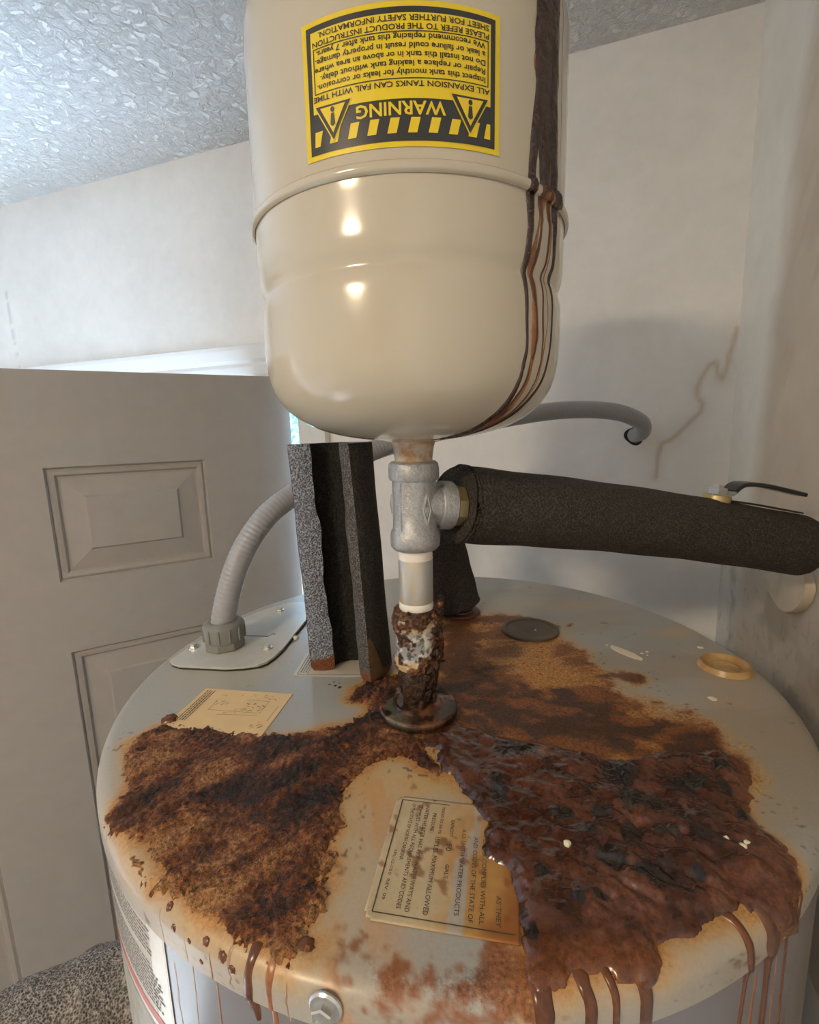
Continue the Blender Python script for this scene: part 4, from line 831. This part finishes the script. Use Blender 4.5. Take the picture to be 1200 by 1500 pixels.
lab(along((0, 0, 0.1555), BR, [(0.0118, 0.0265), (0.0138, 0.0270), (0.0146, 0.0280), (0.0146, 0.0345), (0.0138, 0.0352), (0.0118, 0.0352)], 8).build('brass_union', M_brass, riser, False), 'brass nut on the branch pipe')
along((0, 0, 0.1555), BR, [(0.0105, 0.030), (0.0112, 0.032), (0.0112, 0.07), (0.0105, 0.07)]).build('branch_pipe', M_brass, riser)
# cast diamond mark and casting seam
def on_tee(az, z, off): t = math.radians(az); return ((0.0149 + off) * math.cos(t), (0.0149 + off) * math.sin(t), z)
mk = MB(); cz = 0.1535; ca = -58
pts_o = [(0, 0.0105), (11, 0), (0, -0.0105), (-11, 0)]
for k in range(4):
    a_, b_ = pts_o[k], pts_o[(k + 1) % 4]
    mk.tube([on_tee(ca + a_[0] + (b_[0] - a_[0]) * t, cz + a_[1] + (b_[1] - a_[1]) * t, 0.0004) for t in np.linspace(0, 1, 5)], 0.0010, 6)
for a_, b_ in (((-4, 0.002), (4, 0.002)), ((0, 0.0045), (0, -0.0045)), ((-4, -0.0025), (4, -0.0025)), ((-4, 0.002), (-4, -0.0025)), ((4, 0.002), (4, -0.0025))):
    mk.tube([on_tee(ca + a_[0] + (b_[0] - a_[0]) * t, cz + a_[1] + (b_[1] - a_[1]) * t, 0.0004) for t in np.linspace(0, 1, 3)], 0.0008, 5)
lab(mk.build('casting_mark', M_galv, tee), 'raised diamond casting mark')
mk = MB(); mk.tube([on_tee(-128, z, 0.0000) for z in np.linspace(0.140, 0.171, 8)], 0.0006, 6); mk.tube([on_tee(186, z, 0.0002) for z in (0.150, 0.156, 0.163)], [0.0008, 0.0016, 0.0008], 6); mk.build('casting_seam', M_galv, tee)

tank = thing('expansion_tank', 'beige steel expansion tank hanging above the heater with rust runs', 'tank', (0.002, 0.3275, 0)); tank.rotation_euler.y = LEAN
RT = 0.0925
TP = [(0.0, 0.1975), (0.0132, 0.1975), (0.020, 0.1990), (0.034, 0.2005), (0.048, 0.2030), (0.060, 0.2065), (0.070, 0.2112), (0.078, 0.2168), (0.0845, 0.2240), (0.0885, 0.2320), (0.0908, 0.2420), (0.0916, 0.2520), (0.0918, 0.2650), (0.0916, 0.2740), (0.0908, 0.2785), (0.0900, 0.2812), (0.0904, 0.2845), (0.0916, 0.2880), (0.0923, 0.2930), (RT, 0.300), (RT, 0.3165), (0.0932, 0.3172), (0.0946, 0.3182), (0.0950, 0.3198), (0.0946, 0.3215), (0.0934, 0.3226), (RT, 0.3234), (RT, 0.34), (RT, 0.38), (RT, 0.408), (0.0918, 0.418), (0.0893, 0.428), (0.0848, 0.438), (0.077, 0.447), (0.065, 0.454), (0.048, 0.459), (0.025, 0.462), (0, 0.463)]
# smooth the profile with a few extra points
def catmull(P, k=3):
    P = np.array(P); out = []
    for i in range(len(P) - 1):
        p0, p1, p2, p3 = P[max(i - 1, 0)], P[i], P[i + 1], P[min(i + 2, len(P) - 1)]
        for t in np.arange(k) / k: out.append(tuple(0.5 * ((2 * p1) + (-p0 + p2) * t + (2 * p0 - 5 * p1 + 4 * p2 - p3) * t * t + (-p0 + 3 * p1 - 3 * p2 + p3) * t ** 3)))
    out.append(tuple(P[-1])); return [(max(r, 0), z) for r, z in out]
TPs = [TP[0], TP[1]] + catmull(TP[2:-1], 3) + [TP[-1]]
MB().lathe(TPs, 160).build('shell', M_tank, tank, True, 60)
MB().lathe([(0.011, 0.183), (0.0130, 0.184), (0.0126, 0.1865), (0.0130, 0.189), (0.0134, 0.1925), (0.0140, 0.1955), (0.0150, 0.1980), (0.011, 0.198)], 48).build('threaded_neck', mat('neck_paint', (0.52, 0.47, 0.38), 0.35, nscale=120, namt=0.10, col2=(0.40, 0.20, 0.07)), tank)

# warning label, mounted upside down
LTH0, LTH1, LZ0, LZ1 = math.radians(-120.6), math.radians(-64.2), 0.3275, 0.3825
W_, H_ = RT * (LTH1 - LTH0), LZ1 - LZ0
def wl(off):
    def fn(u, v): t = LTH1 - u / RT; return ((RT + off) * math.cos(t), (RT + off) * math.sin(t), LZ1 - v)
    return fn
F = Flat(); F.rect(0, 0, W_, H_, 40)
wlab = lab(F.build('warning_label', wl(0.0003), M_wy, tank), 'upside-down yellow and black warning sticker')
fx = lambda f: f * W_; fyv = lambda f: f * H_
kb = Flat()
kb.rect(fx(.028), fyv(.040), fx(.972), fyv(.960), 40)
kb.build('black_field', wl(0.0005), M_wk, wlab)
yb = Flat()
yb.rect(fx(.055), fyv(.085), fx(.945), fyv(.665), 40)                       # yellow text panel
x = 0.07
for k in range(10):                                                          # hazard stripes along the top
    if k == 0: yb.poly([(fx(.055), fyv(.79)), (fx(.075), fyv(.79)), (fx(.09), fyv(.90)), (fx(.055), fyv(.90))])
    else: a_ = .055 + (k - 0.42) * .098; yb.poly([(fx(a_), fyv(.795)), (fx(a_ + .044), fyv(.795)), (fx(min(a_ + .062, .945)), fyv(.905)), (fx(a_ + .018), fyv(.905))])
yb.add(*fit_text('WARNING', fx(.285), fx(.715), fyv(.685), fyv(.092), 0.02))
yb.build('yellow_field', wl(0.0007), M_wy, wlab)
for c_ in (.165, .835):                                                      # warning triangles
    tri = lambda w2, y0, y1: [(fx(c_ - w2), fyv(y0)), (fx(c_ + w2), fyv(y0)), (fx(c_), fyv(y1))]
    Flat().poly(tri(.105, .612, .905)).build('triangle_edge', wl(0.0009), M_wy, wlab)
    Flat().poly(tri(.094, .622, .885)).build('triangle', wl(0.0011), M_wk, wlab)
    Flat().poly(tri(.068, .640, .835)).build('triangle_fill', wl(0.0012), M_wy, wlab)
    Flat().poly([(fx(c_ - .008), fyv(.695)), (fx(c_ + .008), fyv(.695)), (fx(c_ + .013), fyv(.775)), (fx(c_), fyv(.79)), (fx(c_ - .013), fyv(.775))]).build('exclamation_stroke', wl(0.0013), M_wk, wlab)
    Flat().poly([(fx(c_ + .011 * math.cos(t)), fyv(.668 + .020 * math.sin(t))) for t in np.linspace(0, 2 * math.pi, 13)[:-1]]).build('exclamation_dot', wl(0.0013), M_wk, wlab)
tx = Flat()
for body, xa, xb, y, h, bd in (
    ('ALL EXPANSION TANKS CAN FAIL WITH TIME', .060, .940, .545, .038, .020),
    ('Inspect this tank monthly for leaks or corrosion.', .085, .915, .466, .040, .018),
    ('Repair or replace a leaking tank without delay.', .085, .895, .406, .040, .018),
    ('Do not install this tank in or above an area where', .085, .925, .346, .040, .018),
    ('a leak or failure could result in property damage.', .085, .920, .286, .040, .018),
    ('We recommend replacing this tank after 7 years.', .085, .915, .226, .040, .018),
    ('PLEASE REFER TO THE PRODUCT INSTRUCTION', .066, .934, .158, .038, .017),
    ('SHEET FOR FURTHER SAFETY INFORMATION.', .066, .900, .100, .038, .017)):
    tx.add(*fit_text(body, fx(xa), fx(xb), fyv(y), fyv(h), bd))
tx.rect(fx(.068), fyv(.523), fx(.932), fyv(.530), 30); tx.rect(fx(.068), fyv(.206), fx(.932), fyv(.213), 30); tx.rect(fx(.068), fyv(.206), fx(.073), fyv(.53)); tx.rect(fx(.927), fyv(.206), fx(.932), fyv(.53))
tx.build('print', wl(0.0009), M_wk, wlab)

# rust runs on the tank: strands that follow the shell profile
TZ = np.array([p[1] for p in TPs[1:-1]]); TR = np.array([p[0] for p in TPs[1:-1]])
arc = np.concatenate([[0], np.cumsum(np.hypot(np.diff(TR), np.diff(TZ)))])
def tank_run(path, wid, thick, m_, seed, n=110):
    """path: (height or negative radius below the turn, azimuth) from the top down"""
    def arcof(k): return np.interp(k, TZ, arc) if k > 0 else np.interp(-k, TR[:18], arc[:18])
    A = np.array([arcof(p[0]) for p in path]); B = np.array([p[1] for p in path]); t = np.linspace(0, 1, n); tk = np.linspace(0, 1, len(path))
    s = np.interp(t, tk, A); a = np.interp(t, tk, B) + 2.2 * (fbm(t * 9, t * 0 + seed, 1.0, 4, seed) - 0.5); a = np.radians(a)
    r = np.interp(s, arc, TR); z = np.interp(s, arc, TZ); dr = np.interp(s + 5e-4, arc, TR) - np.interp(s - 5e-4, arc, TR); dz = np.interp(s + 5e-4, arc, TZ) - np.interp(s - 5e-4, arc, TZ)
    nr, nz = dz, -dr; L = np.hypot(nr, nz); nr, nz = nr / L, nz / L
    pts = np.stack([r * np.cos(a), r * np.sin(a), z], -1); nm = np.stack([nr * np.cos(a), nr * np.sin(a), nz], -1)
    w_ = np.interp(t, np.linspace(0, 1, len(wid)), wid) * (0.75 + 0.5 * fbm(t * 14, t * 0 + seed * 2, 1.0, 2, seed + 4))
    return strip('rust_run', pts, nm, w_, np.minimum(thick, w_ * 0.35), m_, tank)
mmv = lambda *a: [x / 1000 for x in a]
tank_run([(0.452, -46), (0.43, -45.5), (0.40, -44.5), (0.36, -45), (0.335, -44), (0.32, -45)], mmv(11, 15, 16, 14, 9, 4), 0.0022, M_dripd, 1)
tank_run([(0.452, -44), (0.42, -43.5), (0.39, -43), (0.36, -43.5), (0.34, -43)], mmv(6, 7, 6, 5, 2), 0.0036, M_dripd, 21)
tank_run([(0.45, -47), (0.42, -47.5), (0.39, -46), (0.35, -46.8), (0.33, -46)], mmv(5, 6, 5, 5, 2), 0.0034, M_dripd, 22)
tank_run([(0.45, -42), (0.40, -41), (0.36, -40), (0.33, -38.5), (0.31, -36.3)], mmv(9, 11, 10, 8, 6), 0.0026, M_dripd, 2)
tank_run([(0.44, -48.5), (0.40, -47.5), (0.36, -48.6), (0.33, -50.4), (0.314, -51.5), (0.302, -51.2), (0.28, -52.8), (0.25, -51.3), (0.23, -51.4), (-0.07, -53), (-0.03, -56)], mmv(6, 6, 6, 5.5, 6, 4.5, 3.6, 2.4, 3, 4, 3), 0.0018, M_dripd, 3)
tank_run([(0.34, -44.5), (0.315, -46.5), (0.304, -45.4), (0.281, -48.2), (0.249, -46.6), (0.23, -48.2), (-0.07, -51), (-0.035, -55)], mmv(5, 5, 2, 4, 3.2, 2, 3, 3), 0.0012, M_dripm, 4)
tank_run([(0.36, -44), (0.318, -43), (0.304, -46.5), (0.29, -49.5), (0.27, -47.5), (0.245, -47.5), (0.23, -46.5), (-0.07, -48), (-0.04, -52)], mmv(4, 4, 1.5, 4, 4.5, 3.5, 2, 2.5, 2), 0.0010, M_dripo, 5)
tank_run([(0.34, -42.5), (0.316, -41), (0.306, -39.6), (0.282, -42), (0.25, -41), (0.23, -41.5), (-0.07, -44), (-0.04, -49)], mmv(5, 4, 2.6, 2.2, 1.5, 1.4, 2, 2), 0.0010, M_dripm, 6)
tank_run([(0.325, -40), (0.308, -38.3), (0.283, -39.6), (0.262, -38), (0.25, -40), (0.23, -40), (-0.07, -43), (-0.05, -47)], mmv(1.5, 1.2, 1.2, 1.0, 1.2, 1.2, 1.4, 1), 0.0006, M_dripo, 7)
tank_run([(0.36, -37.5), (0.325, -37.5), (0.318, -35), (0.302, -35.2), (0.285, -36.6), (0.270, -34), (0.251, -34.9), (0.231, -36.6), (-0.075, -40.5), (-0.04, -47), (-0.025, -52)], mmv(4, 5, 7, 3.6, 3.4, 2.4, 2, 2.4, 3.4, 3, 2), 0.0016, M_dripd, 8)
tank_run([(0.36, -36), (0.34, -35), (0.325, -36)], mmv(1, 1.2, 1), 0.0006, M_dripm, 9)
tank_run([(0.445, -37), (0.41, -33.5), (0.36, -31), (0.31, -30), (0.28, -29.5), (0.25, -29.5)], mmv(1.2, 1, 0.8, 0.7, 0.6, 0.5), 0.0004, M_dripm, 10)
tank_run([(-0.084, -47), (-0.07, -47.5), (-0.05, -50), (-0.03, -55), (-0.022, -60)], mmv(2, 6, 6, 4, 2), 0.0007, M_dripm, 11)
tank_run([(0.43, -50), (0.40, -49.3), (0.37, -50.2)], mmv(2, 3, 1), 0.0006, M_dripo, 12)

# ------------------------------------------------------------------ foam pipe sleeves
def cpath(pts, k=10): 
    P = np.array(pts, float); out = []
    for i in range(len(P) - 1):
        p0, p1, p2, p3 = P[max(i - 1, 0)], P[i], P[i + 1], P[min(i + 2, len(P) - 1)]
        for t in np.arange(k) / k: out.append(0.5 * ((2 * p1) + (-p0 + p2) * t + (2 * p0 - 5 * p1 + 4 * p2 - p3) * t * t + (-p0 + 3 * p1 - 3 * p2 + p3) * t ** 3))
    out.append(P[-1]); return np.array(out)
def sleeve(name, label, pts, r0, r1, rin, base):
    P = cpath(pts, 10) - np.array(base); n = len(P); t = thing(name, label, 'pipe insulation', base)
    rad = np.linspace(r0, r1, n)
    d0 = (P[1] - P[0]) / np.linalg.norm(P[1] - P[0]); d1 = (P[-1] - P[-2]) / np.linalg.norm(P[-1] - P[-2])
    PP = [P[0] + d0 * 0.0012, P[0], P[0] + d0 * 0.0025] + list(P[1:-1]) + [P[-1] - d1 * 0.006, P[-1] - d1 * 0.002, P[-1], P[-1] - d1 * 0.0005]
    RR = [rin, r0 - 0.0025, r0] + list(rad[1:-1]) + [r1, r1 * 0.95, r1 * 0.86, rin]
    mb = MB(); mb.tube([PP[i] for i in range(len(PP))], RR, 48, False, lambda i, j: 1 + 0.012 * math.sin(j * 0.8 + i * 0.9)); mb.build('outer_skin', M_foam, t, True, 70)
    mb = MB(); mb.tube([P[0] + d0 * 0.001] + list(P[1:]), rin, 32, False); mb.f = [f[::-1] for f in mb.f]; mb.build('bore', M_foamin, t, True, 70)
    return t
sleeve('foam_sleeve', 'long black foam sleeve running from the tee to the right wall', [(0.0335, 0.3425, 0.1528), (0.050, 0.349, 0.1497), (0.142, 0.374, 0.1352), (0.246, 0.397, 0.1159), (0.343, 0.411, 0.0955)], 0.0285, 0.0262, 0.0170, (0.0335, 0.3425, 0.1528))
sleeve('foam_sleeve', 'short black foam sleeve leaning on the outlet behind the pipe', [(0.0485, 0.530, 0.0055), (0.040, 0.531, 0.045), (0.030, 0.532, 0.090)], 0.0300, 0.0275, 0.0160, (0.0485, 0.530, 0.0055))
# stub sleeve at the left of the heater, lower down
t = thing('foam_sleeve', 'rough grey foam sleeve low at the left side of the heater', 'pipe insulation', (-0.236, 0.432, -0.345))
P = cpath([(0, 0, 0), (-0.05, -0.028, 0.0), (-0.10, -0.056, 0.0), (-0.155, -0.088, 0.002)], 12)
rad = [0.052 + 0.0015 * math.sin(i * 0.7) for i in range(len(P))]; d1 = P[-1] - P[-2]; d1 /= np.linalg.norm(d1)
MB().tube(list(P) + [P[-1] + d1 * 0.004, P[-1] + d1 * 0.004, P[-1] - d1 * 0.03], rad + [0.049, 0.026, 0.024], 64, True, lambda i, j: 1 + 0.02 * math.sin(j * 0.7 + i) + 0.012 * math.sin(j * 2.3 - i * 1.7)).build('outer_skin', M_foamg, t, True, 60)
MB().tube([P[0], P[-1] + d1 * 0.002], 0.0235, 24).build('side_pipe', M_galv, t)

# split sleeve standing on the lid, slot towards the camera
FC = (HC[0] - 0.081, HC[1] - 0.009)
fs_ = thing('foam_sleeve', 'split black foam sleeve standing upright on the lid, rusty at its foot', 'pipe insulation', (FC[0], FC[1], 0.0007))
ZF = 0.1965; RO = 0.0350; AE0, AE1 = -57.0, 184.0
zz = np.linspace(0, ZF, 60); aa = np.radians(np.linspace(AE0, AE1, 56))
def fx_(z): return -0.0085 * z / ZF
def rin_(z, a): return 0.0155 + 0.0022 * math.exp(-((z - 0.150) / 0.014) ** 2) - 0.0010 * math.sin(z * 60) + 0.0005 * math.sin(z * 210 + 3 * a)
def ro_(z, a): return RO * (1.0 - 0.03 * z / ZF + 0.008 * math.sin(z * 70 + 2 * a)) - (0.002 if z < 0.001 else 0)
def fpt(r, a, z): return (r * math.cos(a) + fx_(z), r * math.sin(a), z)
lean = lambda mb_: mb_
MB().quadstrip([[fpt(ro_(z, a), a, z) for a in aa] for z in zz], False).build('outer_skin', M_foams, fs_, True, 70)
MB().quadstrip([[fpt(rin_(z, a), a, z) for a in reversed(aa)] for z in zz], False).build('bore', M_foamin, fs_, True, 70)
for e, rev in ((aa[0], False), (aa[-1], True)):
    ks = np.linspace(0, 1, 7); bul = lambda k: 0.0016 * math.sin(math.pi * k)
    rows = []
    for z in zz:
        ri, ro = rin_(z, e), ro_(z, e); sgn = -1 if not rev else 1
        rows.append([fpt(ri + (ro - ri) * k, e + sgn * bul(k) / max(ri + (ro - ri) * k, 0.01), z) for k in (ks if rev else ks[::-1])])
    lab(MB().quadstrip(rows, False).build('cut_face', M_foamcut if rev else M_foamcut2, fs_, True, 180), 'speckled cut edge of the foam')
for z, rev in ((0, True), (ZF, False)):
    rows = [[fpt(rin_(z, a), a, z), fpt(ro_(z, a), a, z)] for a in aa]
    MB().quadstrip(rows if rev else rows[::-1], False).build('end_face', M_foamcut if not rev else M_foamin, fs_, False)
# strip of orange rust along the outer left edge of the slot
rows = []
for z in zz:
    rows.append([fpt(ro_(z, a) + 0.0004, a, z) for a in np.radians(np.linspace(166, 183.5, 6))])
lab(MB().quadstrip(rows, False).build('rust_stain', mat('rusty_foam', (0.17, 0.075, 0.045), 0.7, nscale=200, namt=0.4), fs_), 'orange rust streak on the left edge')
# rust soaked into the right foot
rows = []
for z in np.linspace(0, 0.040, 14):
    w_ = math.radians(26) * (1 - z / 0.042) ** 0.7
    rows.append([fpt(ro_(z, a) + 0.0005, a, z) for a in np.linspace(aa[0], aa[0] + w_, 8)])
MB().quadstrip(rows, False).build('rust_stain', mat('ochre_foam', (0.20, 0.11, 0.035), 0.7, nscale=150, namt=0.5, col2=(0.03, 0.02, 0.015)), fs_)

# ------------------------------------------------------------------ ball valve handle on the long sleeve
bv = thing('ball_valve', 'ball valve handle with black grip poking above the long foam sleeve', 'valve', (0.257, 0.401, 0.1395))
ax = Vector((0.98, 0.145, -0.18)).normalized()
qz = Vector((0, 0, 1)).rotation_difference(Vector((0.18, 0.02, 0.98)).normalized()).to_matrix().to_4x4()
MB().lathe([(0.0, -0.012), (0.011, -0.012), (0.011, 0.0045), (0.010, 0.0055), (0, 0.0055)], 40).xf(qz).build('stem_collar', M_brass, bv)
MB().lathe([(0.0075, 0.0055), (0.0075, 0.0105), (0.0068, 0.0115), (0.0042, 0.0115), (0.004, 0.0135), (0, 0.0138)], 6).xf(qz).build('stem_nut', M_steel, bv, False)
def lever(path, w_, th, name, m_):
    P = cpath(path, 8); rings = []
    for i, p in enumerate(P):
        t_ = Vector(P[min(i + 1, len(P) - 1)] - P[max(i - 1, 0)]).normalized(); s_ = Vector((-0.145, 0.98, 0)).normalized(); n_ = s_.cross(t_) * -1
        ww = w_ / 2; hh_ = th / 2; pv = Vector(p); k = 0.6
        rings.append([pv + s_ * a_ + n_ * b_ for a_, b_ in ((-ww, -hh_ * k), (-ww * 0.9, -hh_), (ww * 0.9, -hh_), (ww, -hh_ * k), (ww, hh_ * k), (ww * 0.9, hh_), (-ww * 0.9, hh_), (-ww, hh_ * k))])
    return MB().quadstrip(rings, True, True, True).build(name, m_, bv, True, 40)
lever([(-0.008, -0.001, 0.0062), (0.004, 0.0, 0.0050), (0.010, 0.001, 0.0052), (0.0145, 0.002, 0.0085), (0.019, 0.003, 0.0125)], 0.014, 0.0018, 'lever', M_steel)
lever([(0.0125, 0.002, 0.0078), (0.018, 0.003, 0.0118), (0.025, 0.004, 0.0132), (0.040, 0.006, 0.0115), (0.060, 0.009, 0.0068), (0.079, 0.0115, 0.0018)], 0.016, 0.0034, 'grip', M_vinyl)
lever([(0.012, 0.000, -0.0005), (0.03, 0.002, -0.0035), (0.055, 0.006, -0.0088), (0.078, 0.009, -0.0138)], 0.010, 0.0016, 'slit_shade', M_vinyl)  # black strip standing in for the shaded slit in the foam

# ------------------------------------------------------------------ flexible conduit
cx0 = (-0.184, 0.4470)
cond = thing('flexible_conduit', 'grey flexible conduit arching from the lid to the back wall', 'conduit', (cx0[0], cx0[1], 0.0032))
cp_ = cpath([(-0.184, 0.447, 0.018), (-0.183, 0.447, 0.033), (-0.1736, 0.452, 0.068), (-0.1603, 0.460, 0.0994), (-0.1412, 0.475, 0.1266), (-0.1188, 0.495, 0.1438), (-0.0791, 0.520, 0.1666), (-0.0285, 0.550, 0.188), (0.0522, 0.590, 0.2062), (0.1607, 0.630, 0.222), (0.2323, 0.660, 0.2263), (0.2934, 0.685, 0.2218), (0.3373, 0.71, 0.2079), (0.353, 0.735, 0.1937), (0.3555, 0.7645, 0.1875)], 40)
seg = np.concatenate([[0], np.cumsum(np.linalg.norm(np.diff(cp_, axis=0), axis=1))]); L_ = seg[-1]; ns = int(L_ / 0.0011)
sa = np.linspace(0, L_, ns); PP = np.stack([np.interp(sa, seg, cp_[:, k]) for k in range(3)], -1) - np.array([cx0[0], cx0[1], 0.0032])
rc_ = 0.0113 + 0.00024 * np.sin(sa / 0.0044 * 2 * math.pi)
MB().tube(PP, list(rc_), 28, False).build('tube', M_conduit, cond, True, 180)
MB().lathe([(0.013, 0.0), (0.0185, 0.0), (0.0192, 0.0012), (0.0192, 0.0068), (0.0182, 0.0078), (0.013, 0.0078)], 8).build('lock_nut', M_conn, cond, False)
cn_ = MB().lathe([(0.012, 0.0072), (0.0180, 0.0074), (0.0188, 0.0092), (0.0192, 0.0145), (0.0192, 0.0215), (0.0184, 0.0245), (0.0162, 0.0262), (0.0122, 0.0268), (0.011, 0.0262)], 48).build('compression_nut', M_conn, cond)
for k in range(12):
    a_ = 2 * math.pi * k / 12 + 0.1
    MB().tube([(0.0192 * math.cos(a_), 0.0192 * math.sin(a_), z) for z in (0.0092, 0.0105, 0.0205, 0.0222)], [0.0005, 0.0012, 0.0012, 0.0005], 6).build('grip_rib', M_conn, cn_)
we = Vector((0.3559 - cx0[0], 0.7654 - cx0[1], 0.1872 - 0.0032))
q = Vector((0, 0, 1)).rotation_difference(Vector((-WN[0], -WN[1], 0))).to_matrix().to_4x4()
MB().lathe([(0.0115, -0.004), (0.0145, 0.0004), (0.0135, 0.0008), (0.0115, 0.0006)], 28, wob=lambda a, z: 0.10 * math.sin(3 * a)).xf(Matrix.Translation(we) @ q).build('wall_hole_edge', M_dark, cond)
